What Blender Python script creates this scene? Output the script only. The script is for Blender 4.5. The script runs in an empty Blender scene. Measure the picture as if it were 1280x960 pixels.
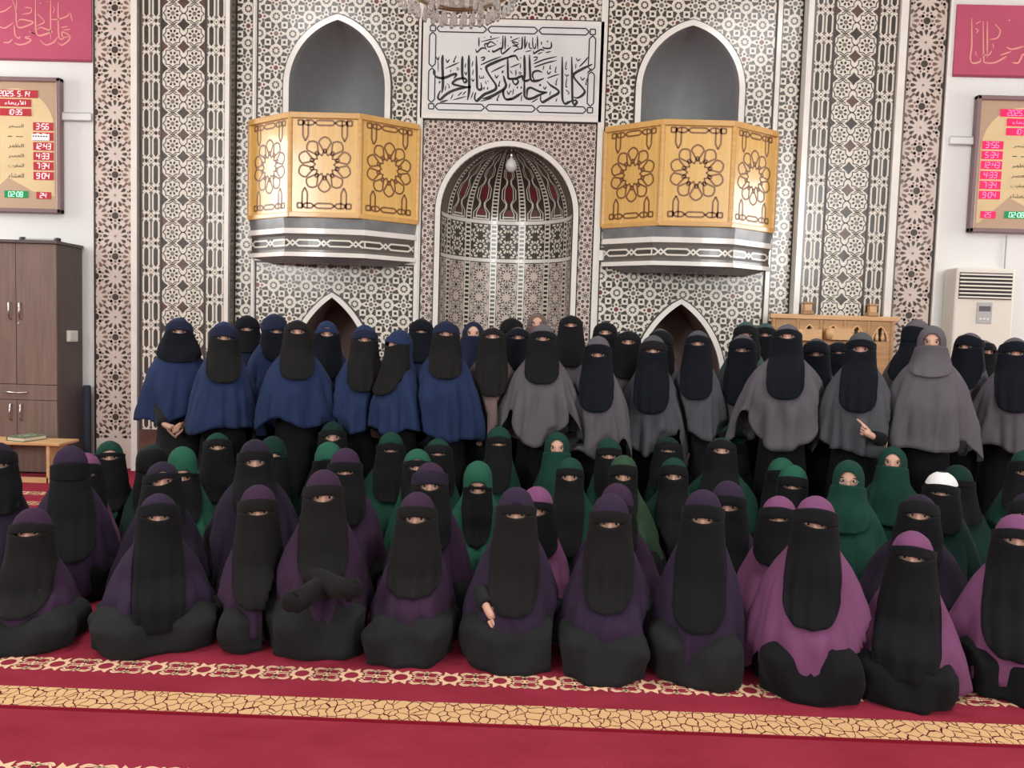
import bpy, bmesh, math, random
import numpy as np
from math import sin, cos, pi, sqrt, radians as RAD
from mathutils import Vector

random.seed(7)
rng = np.random.default_rng(11)
S = bpy.context.scene
COL = S.collection

# ------------------------------------------------------------------ camera, world, lights, exposure
CAM = Vector((0.0, 0.0, 1.5)); F = 1000.0
YAW, PIT, ROL = RAD(1.07), math.atan(0.065), 0.030
fw = Vector((-sin(YAW) * cos(PIT), cos(YAW) * cos(PIT), -sin(PIT)))
r0 = Vector((cos(YAW), sin(YAW), 0)); u0 = r0.cross(fw)
RV = cos(ROL) * r0 + sin(ROL) * u0
UV = cos(ROL) * u0 - sin(ROL) * r0

cam = bpy.data.cameras.new('camera'); co = bpy.data.objects.new('camera', cam); COL.objects.link(co)
cam.sensor_fit = 'HORIZONTAL'; cam.sensor_width = 36.0; cam.lens = 36.0 * F / 1280.0
cam.clip_start = 0.05; cam.clip_end = 100
from mathutils import Matrix
M = Matrix((( RV.x, UV.x, -fw.x, CAM.x), (RV.y, UV.y, -fw.y, CAM.y), (RV.z, UV.z, -fw.z, CAM.z), (0, 0, 0, 1)))
co.matrix_world = M
S.camera = co

S.view_settings.view_transform = 'Standard'; S.view_settings.look = 'None'
S.view_settings.gamma = 1.0; S.view_settings.use_curve_mapping = False
S.view_settings.exposure = 0.0

w = bpy.data.worlds.new('daylight'); S.world = w; w.use_nodes = True
w.node_tree.nodes['Background'].inputs[0].default_value = (0.945, 1.0, 0.985, 1)
w.node_tree.nodes['Background'].inputs[1].default_value = 0.95

def area(name, loc, target, sx, sy, power, color=(1, 1, 1)):
    l = bpy.data.lights.new(name, 'AREA'); l.shape = 'RECTANGLE'; l.size = sx; l.size_y = sy; l.energy = power; l.color = color
    o = bpy.data.objects.new(name, l); COL.objects.link(o); o.location = loc
    o.rotation_euler = (Vector(target) - Vector(loc)).to_track_quat('-Z', 'Y').to_euler(); return o
# daylight through the two tall windows at the rear, and the ceiling fittings
area('window_light', (-6.15, -4.9, 4.35), (-6.15, 0, 4.35), 1.5, 3.0, 330)
area('window_light', (6.15, -4.9, 4.35), (6.15, 0, 4.35), 1.5, 3.0, 330)
area('window_light', (-7.45, 7.2, 3.5), (0, 7.2, 3.5), .9, 1.8, 95)  # unseen side window, added so the left balcony's outer facet catches a glare
area('window_light', (7.45, 7.2, 3.2), (0, 7.2, 3.2), .9, 1.6, 80)  # its counterpart on the right, likewise added for the other balcony's glare
for lx in (-3.2, 3.2):
    area('ceiling_lamp_light', (lx, 3.0, 6.1), (lx, 3.0, 0), 1.2, 2.4, 130)

# ------------------------------------------------------------------ pixel -> place
def ray(px, py):
    return (fw + RV * ((px - 640) / F) - UV * ((py - 480) / F))
def at(px, py, Y):
    d = ray(px, py); return CAM + d * ((Y - CAM.y) / d.y)
def floor_at(px, py):
    d = ray(px, py); return CAM + d * (-CAM.z / d.z)
WY = 8.0                                    # the back wall

# ------------------------------------------------------------------ materials
def srgb(r, g, b):
    f = lambda c: ((c / 255) / 12.92) if c / 255 <= 0.04045 else (((c / 255) + 0.055) / 1.055) ** 2.4
    return (f(r), f(g), f(b), 1)
MATS = {}
def mat(name, col, rough=0.6, spec=0.5, metal=0.0, coat=0.0, vary=0.0, nscale=8.0, bump=0.0, bscale=200.0, sheen=0.0, trans=0.0, emit=None, estr=1.0):
    if name in MATS: return MATS[name]
    m = bpy.data.materials.new(name); m.use_nodes = True; nt = m.node_tree; b = nt.nodes['Principled BSDF']
    b.inputs['Base Color'].default_value = col; b.inputs['Roughness'].default_value = rough
    b.inputs['Specular IOR Level'].default_value = spec; b.inputs['Metallic'].default_value = metal
    b.inputs['Coat Weight'].default_value = coat; b.inputs['Coat Roughness'].default_value = 0.08
    b.inputs['Sheen Weight'].default_value = sheen; b.inputs['Sheen Roughness'].default_value = 0.5
    b.inputs['Transmission Weight'].default_value = trans
    if emit: b.inputs['Emission Color'].default_value = emit; b.inputs['Emission Strength'].default_value = estr
    tc = nt.nodes.new('ShaderNodeTexCoord')
    if vary > 0:
        n = nt.nodes.new('ShaderNodeTexNoise'); n.inputs['Scale'].default_value = nscale; n.inputs['Detail'].default_value = 4
        nt.links.new(tc.outputs['Object'], n.inputs['Vector'])
        r = nt.nodes.new('ShaderNodeMapRange'); r.inputs[1].default_value = 0.3; r.inputs[2].default_value = 0.7
        r.inputs[3].default_value = 1 - vary; r.inputs[4].default_value = 1 + vary
        nt.links.new(n.outputs['Fac'], r.inputs[0])
        h = nt.nodes.new('ShaderNodeHueSaturation'); h.inputs['Color'].default_value = col
        nt.links.new(r.outputs[0], h.inputs['Value']); nt.links.new(h.outputs[0], b.inputs['Base Color'])
    if bump > 0:
        n2 = nt.nodes.new('ShaderNodeTexNoise'); n2.inputs['Scale'].default_value = bscale; n2.inputs['Detail'].default_value = 2
        nt.links.new(tc.outputs['Object'], n2.inputs['Vector'])
        bp = nt.nodes.new('ShaderNodeBump'); bp.inputs['Strength'].default_value = bump; bp.inputs['Distance'].default_value = 0.004
        nt.links.new(n2.outputs['Fac'], bp.inputs['Height']); nt.links.new(bp.outputs[0], b.inputs['Normal'])
    MATS[name] = m; return m
def wood(name, c1, c2, rough=0.4, coat=0.0, axis='Z', scale=3.0):
    if name in MATS: return MATS[name]
    m = mat(name, c1, rough, coat=coat); nt = m.node_tree; b = nt.nodes['Principled BSDF']
    tc = nt.nodes.new('ShaderNodeTexCoord'); mp = nt.nodes.new('ShaderNodeMapping')
    sc = [14, 14, 14]; sc['XYZ'.index(axis)] = 0.8; mp.inputs['Scale'].default_value = [s * scale / 3 for s in sc]
    n = nt.nodes.new('ShaderNodeTexNoise'); n.inputs['Scale'].default_value = 2.2; n.inputs['Detail'].default_value = 6; n.inputs['Distortion'].default_value = 0.6
    cr = nt.nodes.new('ShaderNodeValToRGB'); cr.color_ramp.elements[0].position = 0.35; cr.color_ramp.elements[1].position = 0.7
    cr.color_ramp.elements[0].color = c1; cr.color_ramp.elements[1].color = c2
    nt.links.new(tc.outputs['Object'], mp.inputs[0]); nt.links.new(mp.outputs[0], n.inputs['Vector'])
    nt.links.new(n.outputs['Fac'], cr.inputs[0]); nt.links.new(cr.outputs[0], b.inputs['Base Color'])
    return m

m_white = mat('white_paint', srgb(222, 222, 218), 0.5, vary=0.02, nscale=1.5)
m_marble = mat('white_marble', srgb(232, 229, 220), 0.16, 0.5, vary=0.04, nscale=5)
m_tile_w = mat('white_mosaic', srgb(226, 220, 205), 0.2, vary=0.03, nscale=6)
m_tile_p = mat('blush_mosaic', srgb(212, 198, 186), 0.22, vary=0.03, nscale=6)
m_dark = mat('charcoal_mosaic', srgb(66, 61, 54), 0.2, vary=0.25, nscale=14)
m_black = mat('black_mosaic', srgb(30, 28, 26), 0.2)
m_brown = mat('brown_mosaic', srgb(92, 68, 60), 0.22, vary=0.3, nscale=9)
m_tan = mat('taupe_mosaic', srgb(122, 98, 86), 0.22, vary=0.25, nscale=9)
m_greyt = mat('grey_mosaic', srgb(120, 114, 106), 0.2, vary=0.2, nscale=9)
m_red_t = mat('oxblood_mosaic', srgb(110, 42, 44), 0.22, vary=0.25, nscale=12)
m_dkline = mat('dark_grout', srgb(48, 40, 36), 0.35)
m_pilgrey = mat('grey_marble', srgb(104, 98, 90), 0.2, vary=0.15, nscale=4)
m_slate = mat('slate_marble', srgb(118, 120, 120), 0.25, vary=0.2, nscale=6)
m_panel = mat('pale_marble_panel', srgb(222, 224, 222), 0.22, vary=0.03, nscale=3)
m_ink = mat('black_ink', srgb(26, 27, 28), 0.4)
m_grey_plaster = mat('grey_plaster', srgb(150, 153, 154), 0.8, vary=0.04)
m_brown_plaster = mat('brown_plaster', srgb(112, 92, 84), 0.8, vary=0.08)
m_gold = wood('honey_veneer', srgb(222, 176, 92), srgb(230, 188, 108), 0.25, 0.3)
m_goldedge = wood('honey_veneer_edge', srgb(206, 158, 84), srgb(220, 174, 98), 0.3, 0.3, 'X')
m_inlay = mat('brown_inlay', srgb(132, 86, 42), 0.35)
m_pink = mat('banner_cloth', srgb(180, 78, 104), 0.8, vary=0.07, nscale=2)
m_pinkink = mat('banner_ink', srgb(222, 150, 140), 0.7)
m_cab = wood('walnut_laminate', srgb(118, 98, 88), srgb(134, 112, 100), 0.45, 0.0)
m_cabside = wood('dark_walnut_laminate', srgb(84, 76, 74), srgb(96, 86, 82), 0.5)
m_gap = mat('shadow_gap', srgb(40, 34, 32), 0.8)
m_chrome = mat('brushed_metal', srgb(200, 198, 194), 0.25, metal=1.0)
m_plastic = mat('cream_plastic', srgb(226, 222, 208), 0.45)
m_plasticg = mat('grey_plastic', srgb(176, 178, 176), 0.5)
m_blackp = mat('black_plastic', srgb(28, 28, 30), 0.5)
m_pine = wood('pine_board', srgb(206, 160, 110), srgb(222, 180, 130), 0.45, 0.0, 'X')
m_oak = wood('oak_board', srgb(164, 124, 78), srgb(188, 146, 96), 0.45, 0.0, 'X')
m_skin = mat('skin', srgb(205, 160, 138), 0.55, vary=0.04, nscale=20)
m_eye = mat('eye_white', srgb(225, 220, 212), 0.2)
m_iris = mat('iris', srgb(40, 26, 20), 0.15)
m_brow = mat('eyebrow', srgb(52, 38, 32), 0.8)
m_crystal = mat('crystal', srgb(250, 248, 244), 0.06, trans=0.8)

# ------------------------------------------------------------------ mesh helpers
class MB:
    def __init__(s): s.v = []; s.f = []; s.m = []; s.sm = []; s.mats = []
    def mi(s, m):
        if m not in s.mats: s.mats.append(m)
        return s.mats.index(m)
    def add(s, vs, fs, m, smooth=False):
        k = len(s.v); i = s.mi(m); s.v.extend([tuple(v) for v in vs])
        for f in fs: s.f.append([k + j for j in f]); s.m.append(i); s.sm.append(smooth)
    def box(s, x0, x1, y0, y1, z0, z1, m):
        vs = [(x, y, z) for x in (x0, x1) for y in (y0, y1) for z in (z0, z1)]
        s.add(vs, [(0, 1, 3, 2), (4, 6, 7, 5), (0, 4, 5, 1), (2, 3, 7, 6), (0, 2, 6, 4), (1, 5, 7, 3)], m)
    def prism(s, pts, y0, y1, m, smooth=False):      # polygon in x,z extruded along y
        n = len(pts); vs = [(p[0], y0, p[1]) for p in pts] + [(p[0], y1, p[1]) for p in pts]
        s.add(vs, [tuple(range(n)), tuple(range(2 * n - 1, n - 1, -1))], m)
        s.add(vs, [(i, (i + 1) % n, n + (i + 1) % n, n + i) for i in range(n)], m, smooth)
    def tube(s, path, r, m, n=8, closed=False, caps=True):
        P = [Vector(p) for p in path]; R = r if isinstance(r, (list, tuple)) else [r] * len(P); vs = []; up = None
        for i, p in enumerate(P):
            a = P[i - 1] if (i > 0 or closed) else p; b = P[(i + 1) % len(P)] if (i < len(P) - 1 or closed) else p
            t = (b - a); t = t.normalized() if t.length > 1e-9 else Vector((0, 0, 1))
            if up is None: up = t.orthogonal().normalized()
            up = up - t * up.dot(t); up = up.normalized() if up.length > 1e-6 else t.orthogonal().normalized()
            q = t.cross(up)
            vs += [p + (up * cos(2 * pi * j / n) + q * sin(2 * pi * j / n)) * R[i] for j in range(n)]
        L = len(P); fs = []
        for i in range(L if closed else L - 1):
            for j in range(n):
                k = (i + 1) % L; fs.append((i * n + j, i * n + (j + 1) % n, k * n + (j + 1) % n, k * n + j))
        s.add(vs, fs, m, True)
        if caps and not closed:
            s.add(vs[:n], [tuple(range(n - 1, -1, -1))], m); s.add(vs[-n:], [tuple(range(n))], m)
    def lathe(s, prof, m, c=(0, 0, 0), n=16, smooth=True, sx=1, sy=1):   # prof: (r,z)
        vs = [(c[0] + r * sx * cos(2 * pi * j / n), c[1] + r * sy * sin(2 * pi * j / n), c[2] + z) for r, z in prof for j in range(n)]
        fs = [(i * n + j, i * n + (j + 1) % n, (i + 1) * n + (j + 1) % n, (i + 1) * n + j) for i in range(len(prof) - 1) for j in range(n)]
        s.add(vs, fs, m, smooth)
    def grid(s, G, m, closed_u=False, smooth=True, mask=None):   # G: rows x cols x 3
        R_, C_ = G.shape[:2]; fs = []
        for i in range(R_ - 1):
            for j in range(C_ if closed_u else C_ - 1):
                if mask is not None and mask[i, j]: continue
                fs.append((i * C_ + j, i * C_ + (j + 1) % C_, (i + 1) * C_ + (j + 1) % C_, (i + 1) * C_ + j))
        s.add(G.reshape(-1, 3).tolist(), fs, m, smooth)
    def build(s, name, parent=None, loc=(0, 0, 0), rz=0):
        me = bpy.data.meshes.new(name); me.from_pydata(s.v, [], s.f)
        for m in s.mats: me.materials.append(m)
        me.polygons.foreach_set('material_index', s.m); me.polygons.foreach_set('use_smooth', s.sm); me.update()
        o = bpy.data.objects.new(name, me); COL.objects.link(o); o.location = loc; o.rotation_euler.z = rz
        if parent is not None: o.parent = parent
        return o
def bevel(o, w=0.004, seg=2):
    b = o.modifiers.new('bevel', 'BEVEL'); b.width = w; b.segments = seg; b.limit_method = 'ANGLE'; return o
def tag(o, label, cat, group=None):
    o['label'] = label; o['category'] = cat
    if group: o['group'] = group
    return o
def structure(o): o['kind'] = 'structure'; return o
def empty(name, loc, rz=0):
    o = bpy.data.objects.new(name, None); COL.objects.link(o); o.location = loc; o.rotation_euler.z = rz; o.empty_display_size = 0.05; return o

# ------------------------------------------------------------------ flat inlay work
def clip(poly, x0, x1, y0, y1):
    for ax, lim, sg in ((0, x0, 1), (0, x1, -1), (1, y0, 1), (1, y1, -1)):
        out = []; n = len(poly)
        for i in range(n):
            a, b = poly[i - 1], poly[i]; da, db = sg * (a[ax] - lim), sg * (b[ax] - lim)
            if (da >= 0) != (db >= 0):
                t = da / (da - db); out.append((a[0] + (b[0] - a[0]) * t, a[1] + (b[1] - a[1]) * t))
            if db >= 0: out.append(b)
        poly = out
        if len(poly) < 3: return None
    return poly
def ngon(cx, cy, r, n, a0=0.0, sy=1.0):
    return [(cx + r * cos(a0 + 2 * pi * i / n), cy + r * sy * sin(a0 + 2 * pi * i / n)) for i in range(n)]
def star(cx, cy, ro, ri, n, a0=0.0, sy=1.0):
    return [(cx + (ro if i % 2 == 0 else ri) * cos(a0 + pi * i / n), cy + (ro if i % 2 == 0 else ri) * sy * sin(a0 + pi * i / n)) for i in range(2 * n)]
def ring(po, pi_):
    n = len(po); return [[po[i], po[(i + 1) % n], pi_[(i + 1) % n], pi_[i]] for i in range(n)]
def ribbon(pts, w, taper=0.35, nib=None):
    """a pen stroke: smooth curve through pts, width w"""
    P = [np.array(p, float) for p in pts]; 
    if len(P) > 2:
        Q = [2 * P[0] - P[1]] + P + [2 * P[-1] - P[-2]]; out = []
        for i in range(1, len(Q) - 2):
            for t in np.linspace(0, 1, 6, endpoint=False):
                a, b, c, d = Q[i - 1], Q[i], Q[i + 1], Q[i + 2]
                out.append(0.5 * (2 * b + (c - a) * t + (2 * a - 5 * b + 4 * c - d) * t * t + (3 * b - a - 3 * c + d) * t ** 3))
        out.append(P[-1]); P = out
    else:
        P = [P[0] + (P[1] - P[0]) * t for t in (0, .33, .66, 1)]
    n = len(P); L = []; 
    for i in range(n):
        t = P[min(i + 1, n - 1)] - P[max(i - 1, 0)]; l = np.hypot(*t) or 1; nx = np.array((-t[1], t[0])) / l
        k = i / (n - 1); ww = w * (taper + (1 - taper) * min(1, 6 * k + 0.25, 4 * (1 - k) + 0.1))
        if nib is not None: ww *= 0.72 + 0.45 * abs(nx[0] * cos(nib) + nx[1] * sin(nib))
        L.append((P[i] - nx * ww / 2, P[i] + nx * ww / 2))
    return [[tuple(L[i][0]), tuple(L[i + 1][0]), tuple(L[i + 1][1]), tuple(L[i][1])] for i in range(n - 1)]

def pat_field(x0, x1, z0, z1, P):               # black eyed white squares, dark kites, eight fold stars
    out = []; i0, i1 = int((x1 - x0) / P) + 2, int((z1 - z0) / P) + 2; q = P
    for i in range(-1, i0):
        for j in range(-1, i1):
            cx, cz = x0 + (i + .5) * P, z0 + (j + .5) * P
            out.append((ngon(cx, cz, .115 * P, 4, pi / 4), m_black))
            for a in range(4):
                ca, sa = cos(a * pi / 2), sin(a * pi / 2)
                for sgn in ((1,) if (i + j + a) % 2 else (-1,)):
                    k = [(.20, -.20), (.20, .20), (.32, .20 if sgn < 0 else .15), (.455, .075 * sgn), (.32, -.20 if sgn > 0 else -.15)]
                    out.append(([(cx + q * (u * ca - v * sa), cz + q * (u * sa + v * ca)) for u, v in k], m_dark))
            sx, sz = cx + P / 2, cz + P / 2
            if (i + j) % 2:
                out += [([(sx + P * (r * cos(t + d)), sz + P * (r * sin(t + d))) for r, d in ((.13, -.34), (.235, -.31), (.235, .31), (.13, .34))], m_dark)
                        for t in [pi / 8 + k * pi / 4 for k in range(8)]]
            else:
                c = random.choice((m_greyt, m_tan, m_red_t, m_greyt))
                out.append((ngon(sx, sz, .14 * P, 8, pi / 8), c))
                out += [(ngon(sx + .29 * P * cos(k * pi / 4), sz + .29 * P * sin(k * pi / 4), .09 * P, 4, k * pi / 4), m_brown if c is m_red_t else m_dark) for k in range(8)]
    return out
def pat_small(x0, x1, z0, z1, P):               # small brown dots round white stars
    out = []
    for i in range(-1, int((x1 - x0) / P) + 2):
        for j in range(-1, int((z1 - z0) / P) + 2):
            cx, cz = x0 + i * P, z0 + j * P
            for dx, dz in ((0, 0), (.5, .5)):
                x, z = cx + dx * P, cz + dz * P
                out.append((ngon(x, z, .135 * P, 8, pi / 8), random.choice((m_greyt, m_tan))))
                out += [(ngon(x + .19 * P * cos(k * pi / 4), z + .19 * P * sin(k * pi / 4), .052 * P, 4, k * pi / 4), m_brown) for k in range(8)]
            for dx, dz in ((.5, 0), (0, .5)):
                x, z = cx + dx * P, cz + dz * P
                out += [(ngon(x + .15 * P * a, z + .15 * P * b, .108 * P, 6, .3), m_brown) for a in (-1, 1) for b in (-1, 1)]
    return out
def pat_rosette(xc, hw, z0, z1, P, cols=(None, None)):          # twelve petal rosettes
    out = []; A, B = cols if cols[0] else (m_dark, m_tan); u = P / 50.5
    def ros(x, z, m):
        for k in range(12):
            t = k * pi / 6; g = [(8.0, 0), (11, -1.5), (13.2, -2.1), (14.8, -1.5), (15.3, 0), (14.8, 1.5), (13.2, 2.1), (11, 1.5)]
            out.append(([(x + u * (a * cos(t) - b * sin(t)), z + u * (a * sin(t) + b * cos(t))) for a, b in g], m))
            t += pi / 12
            out.append((ngon(x + 20.5 * u * cos(t), z + 20.5 * u * sin(t), 1.8 * u, 4, t), B))
            out.append(([(x + u * (a * cos(t) - b * sin(t)), z + u * (a * sin(t) + b * cos(t))) for a, b in ((16.6, -1.6), (18.2, 0), (16.6, 1.6), (15.2, 0))], B))
        out.append((star(x, z, 5 * u, 3.4 * u, 12), m_tile_p)); out.append((star(x, z, 2 * u, 1.2 * u, 8), m_greyt))
    n = int((z1 - z0) / P) + 2
    for j in range(-1, n):
        z = z0 + j * P
        ros(xc, z, A); ros(xc - 24.8 * u, z + P / 2, B); ros(xc + 24.8 * u, z + P / 2, B)
        for x, zz in ((xc, z + P / 2), (xc - 24.8 * u, z), (xc + 24.8 * u, z)):
            out.append((ngon(x, zz, 4.4 * u, 8, pi / 8), A))
            out += [(ngon(x + 5.4 * u * a, zz + 5.4 * u * b, 2.0 * u, 6), A) for a in (-1, 1) for b in (-1, 1)]
            out += [(ngon(x + 6.4 * u * a, zz + 6.4 * u * b, 1.9 * u, 4, pi / 4), B) for a, b in ((1, 0), (-1, 0), (0, 1), (0, -1))]
    return out
def pat_flower(xc, z0, z1, P):                   # two columns of eight petal flowers in star outlines
    out = []
    for j in range(-1, int((z1 - z0) / P) + 2):
        z = z0 + j * P
        for x in (xc - P / 2, xc + P / 2):
            so = star(x, z, .47 * P, .375 * P, 8); si = star(x, z, .415 * P, .33 * P, 8)
            out += [(q, m_dkline) for q in ring(so, si)]
            out.append((ngon(x, z, .10 * P, 8, pi / 8), m_greyt))
            for k in range(8):
                t = pi / 8 + k * pi / 4
                out.append(([(x + P * (a * cos(t) - b * sin(t)), z + P * (a * sin(t) + b * cos(t))) for a, b in ((.13, 0), (.2, -.055), (.28, -.04), (.28, .04), (.2, .055))], m_dark))
        for x in (xc - P, xc, xc + P):
            zz = z + P / 2
            out.append((star(x, zz, .30 * P, .185 * P, 4), m_brown if j % 2 else m_dark))
            if x == xc:
                for a in (-1, 1):
                    out += [(q, m_dkline) for q in ribbon([(x + a * .1 * P, z + .03 * P), (x - a * .1 * P, z - .03 * P)], .035 * P, 1)]
        for x in (xc - P / 2, xc + P / 2):
            for a in (-1, 1):
                out += [(q, m_dkline) for q in ribbon([(x + a * .2 * P, z + .5 * P + .11 * P), (x, z + .5 * P), (x - a * .2 * P, z + .5 * P + .11 * P)], .035 * P, 1)]
                out += [(q, m_dkline) for q in ribbon([(x + a * .2 * P, z + .5 * P - .11 * P), (x, z + .5 * P), (x - a * .2 * P, z + .5 * P - .11 * P)], .035 * P, 1)]
    return out
def elong(cx, cz, hw, hh, c):                    # long octagon
    return [(cx - hw, cz - hh + c), (cx - hw + c * .8, cz - hh), (cx + hw - c * .8, cz - hh), (cx + hw, cz - hh + c), (cx + hw, cz + hh - c), (cx + hw - c * .8, cz + hh), (cx - hw + c * .8, cz + hh), (cx - hw, cz + hh - c)]
def pat_bars(xc, z0, z1, P, W):                  # paired upright bars in white outlines with knots between
    out = []
    for j in range(-1, int((z1 - z0) / P) + 2):
        z = z0 + j * P
        for sx in (-1, 1):
            x = xc + sx * .235 * W
            out.append((elong(x, z, .19 * W, .41 * P, .13 * P), m_tile_w)); out.append((elong(x, z, .105 * W, .36 * P, .09 * P), m_dark))
            zz = z + P / 2
            out += [(q, m_tile_w) for q in ribbon([(x - .17 * W, zz - .14 * P), (x + .17 * W, zz + .14 * P)], .085 * W, 1)]
            out += [(q, m_tile_w) for q in ribbon([(x + .17 * W, zz - .14 * P), (x - .17 * W, zz + .14 * P)], .085 * W, 1)]
            out.append((ngon(x, zz, .12 * W, 4), m_tile_w)); out.append((ngon(x, zz, .045 * W, 4), m_dark))
        out.append((ngon(xc, z + P / 2, .15 * W, 4), m_tile_w)); out.append((ngon(xc, z + P / 2, .05 * W, 4), m_dark))
    return out
def lay(mb, pats, rect, mp, drop=None):
    x0, x1, z0, z1 = rect
    for k, (poly, m) in enumerate(pats):
        if rect is not None:
            poly = clip(poly, x0, x1, z0, z1)
            if not poly: continue
        if drop:
            cx = sum(p[0] for p in poly) / len(poly); cz = sum(p[1] for p in poly) / len(poly)
            if drop(cx, cz): continue
        mb.add([mp(p[0], p[1], m not in (m_tile_w, m_tile_p)) for p in poly], [tuple(range(len(poly) - 1, -1, -1))], m)
def wallmap(y): return lambda u, v, k: (u, y - (0.002 if k else 0.0008), v)

# ------------------------------------------------------------------ room shell
X_ = lambda px, py=100, Y=WY: at(px, py, Y).x
Z_ = lambda px, py, Y=WY: at(px, py, Y).z
TOP = 6.2; SIDE = 7.6; REAR = -5.0
# floor: wall to wall prayer carpet
yA0, yA1 = floor_at(320, 849).y, floor_at(320, 831).y
yB0, yB1 = floor_at(320, 893).y, floor_at(320, 869).y
def carpet_mat():
    m = mat('prayer_carpet', srgb(150, 28, 50), 0.95, 0.05, bump=0.6, bscale=260); nt = m.node_tree; b = nt.nodes['Principled BSDF']; N = nt.nodes; L = nt.links
    tc = N.new('ShaderNodeTexCoord'); sp = N.new('ShaderNodeSeparateXYZ'); L.new(tc.outputs['Object'], sp.inputs[0])
    n = N.new('ShaderNodeTexNoise'); n.inputs['Scale'].default_value = 2.6; n.inputs['Detail'].default_value = 6; n.inputs['Roughness'].default_value = 0.6
    mp = N.new('ShaderNodeMapping'); mp.inputs['Scale'].default_value = (1, 2.0, 1); L.new(tc.outputs['Object'], mp.inputs[0]); L.new(mp.outputs[0], n.inputs['Vector'])
    cr = N.new('ShaderNodeValToRGB'); L.new(n.outputs['Fac'], cr.inputs[0])
    cr.color_ramp.elements[0].position = .3; cr.color_ramp.elements[0].color = srgb(140, 42, 58); cr.color_ramp.elements[1].position = .72; cr.color_ramp.elements[1].color = srgb(156, 54, 72)
    v = N.new('ShaderNodeTexVoronoi'); v.voronoi_dimensions = '2D'; v.feature = 'DISTANCE_TO_EDGE'; v.inputs['Scale'].default_value = 27; L.new(tc.outputs['Object'], v.inputs['Vector'])
    n3 = N.new('ShaderNodeTexNoise'); n3.inputs['Scale'].default_value = 14; L.new(tc.outputs['Object'], n3.inputs['Vector'])
    mx0 = N.new('ShaderNodeMix'); mx0.data_type = 'VECTOR'; mx0.inputs[0].default_value = 0.05
    L.new(tc.outputs['Object'], mx0.inputs[4]); L.new(n3.outputs['Color'], mx0.inputs[5])
    mp2 = N.new('ShaderNodeMapping'); mp2.inputs['Scale'].default_value = (1, .78, 0.0); L.new(mx0.outputs[1], mp2.inputs[0]); L.new(mp2.outputs[0], v.inputs['Vector'])
    lt = N.new('ShaderNodeMath'); lt.operation = 'LESS_THAN'; lt.inputs[1].default_value = 0.055; L.new(v.outputs['Distance'], lt.inputs[0])
    mixb = N.new('ShaderNodeMix'); mixb.data_type = 'RGBA'; L.new(lt.outputs[0], mixb.inputs[0]); mixb.inputs[6].default_value = srgb(222, 182, 132); mixb.inputs[7].default_value = srgb(92, 26, 34)
    c1 = N.new('ShaderNodeMath'); c1.operation = 'COMPARE'; c1.inputs[1].default_value = (yB0 + yB1) / 2; c1.inputs[2].default_value = (yB1 - yB0) / 2; L.new(sp.outputs['Y'], c1.inputs[0])
    c2 = N.new('ShaderNodeMath'); c2.operation = 'COMPARE'; c2.inputs[1].default_value = yB0 - .018; c2.inputs[2].default_value = .012; L.new(sp.outputs['Y'], c2.inputs[0])
    m2 = N.new('ShaderNodeMix'); m2.data_type = 'RGBA'; L.new(c2.outputs[0], m2.inputs[0]); L.new(cr.outputs[0], m2.inputs[6]); m2.inputs[7].default_value = srgb(122, 22, 36)
    m3 = N.new('ShaderNodeMix'); m3.data_type = 'RGBA'; L.new(c1.outputs[0], m3.inputs[0]); L.new(m2.outputs[2], m3.inputs[6]); L.new(mixb.outputs[2], m3.inputs[7])
    L.new(m3.outputs[2], b.inputs['Base Color']); return m
m_carpet = carpet_mat(); m_straw = mat('carpet_straw', srgb(234, 196, 158), 0.95, 0.1, vary=0.1, nscale=30)
mb = MB(); mb.box(-SIDE, SIDE, REAR, WY + .9, -0.12, 0.0, m_carpet)
def star_row(y0, y1, xa, xb):
    yc, h = (y0 + y1) / 2, (y1 - y0) / 2; p = 0.214
    for i in range(int((xb - xa) / p)):
        x = xa + i * p; L = []
        L += ring(star(x, yc, h * 1.02, h * .60, 8, pi / 8), ngon(x, yc, h * .43, 16))
        for a in (.36, .64):
            for sy in (-.42, .42):
                L += ring(ngon(x + a * p, yc + sy * h * .95, .036, 6, 0, .8), ngon(x + a * p, yc + sy * h * .95, .027, 6, 0, .76))
        for sy in (-1, 1):
            L += ribbon([(x + h * .6, yc + sy * h * .62), (x + .3 * p, yc + sy * h * .86), (x + .5 * p, yc + sy * h * .70), (x + .7 * p, yc + sy * h * .86), (x + p - h * .6, yc + sy * h * .62)], .010, 1)
        L += ribbon([(x + .5 * p, yc - h * .9), (x + .5 * p, yc + h * .9)], .012, 1)
        mb.add([(0, 0, 0)], [], m_straw)
        for q in L: mb.add([(a_, b_, 0.0015) for a_, b_ in q], [(0, 1, 2, 3)], m_straw)
star_row(yA0, yA1, -3.5, 3.6)
d_ = floor_at(60, 952).y; star_row(d_ - (yA1 - yA0), d_, -3.0, 3.0)
star_row(6.25, 6.39, -6, -2); star_row(6.62, 6.76, -6, -2)
structure(mb.build('floor'))
mb = MB(); mb.box(-SIDE, SIDE, REAR, WY + .9, TOP, TOP + .15, m_white); structure(mb.build('ceiling'))
mb = MB(); mb.box(-SIDE - .15, -SIDE, REAR, WY + .9, 0, TOP, m_white); structure(mb.build('wall_left'))
mb = MB(); mb.box(SIDE, SIDE + .15, REAR, WY + .9, 0, TOP, m_white); structure(mb.build('wall_right'))
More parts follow.
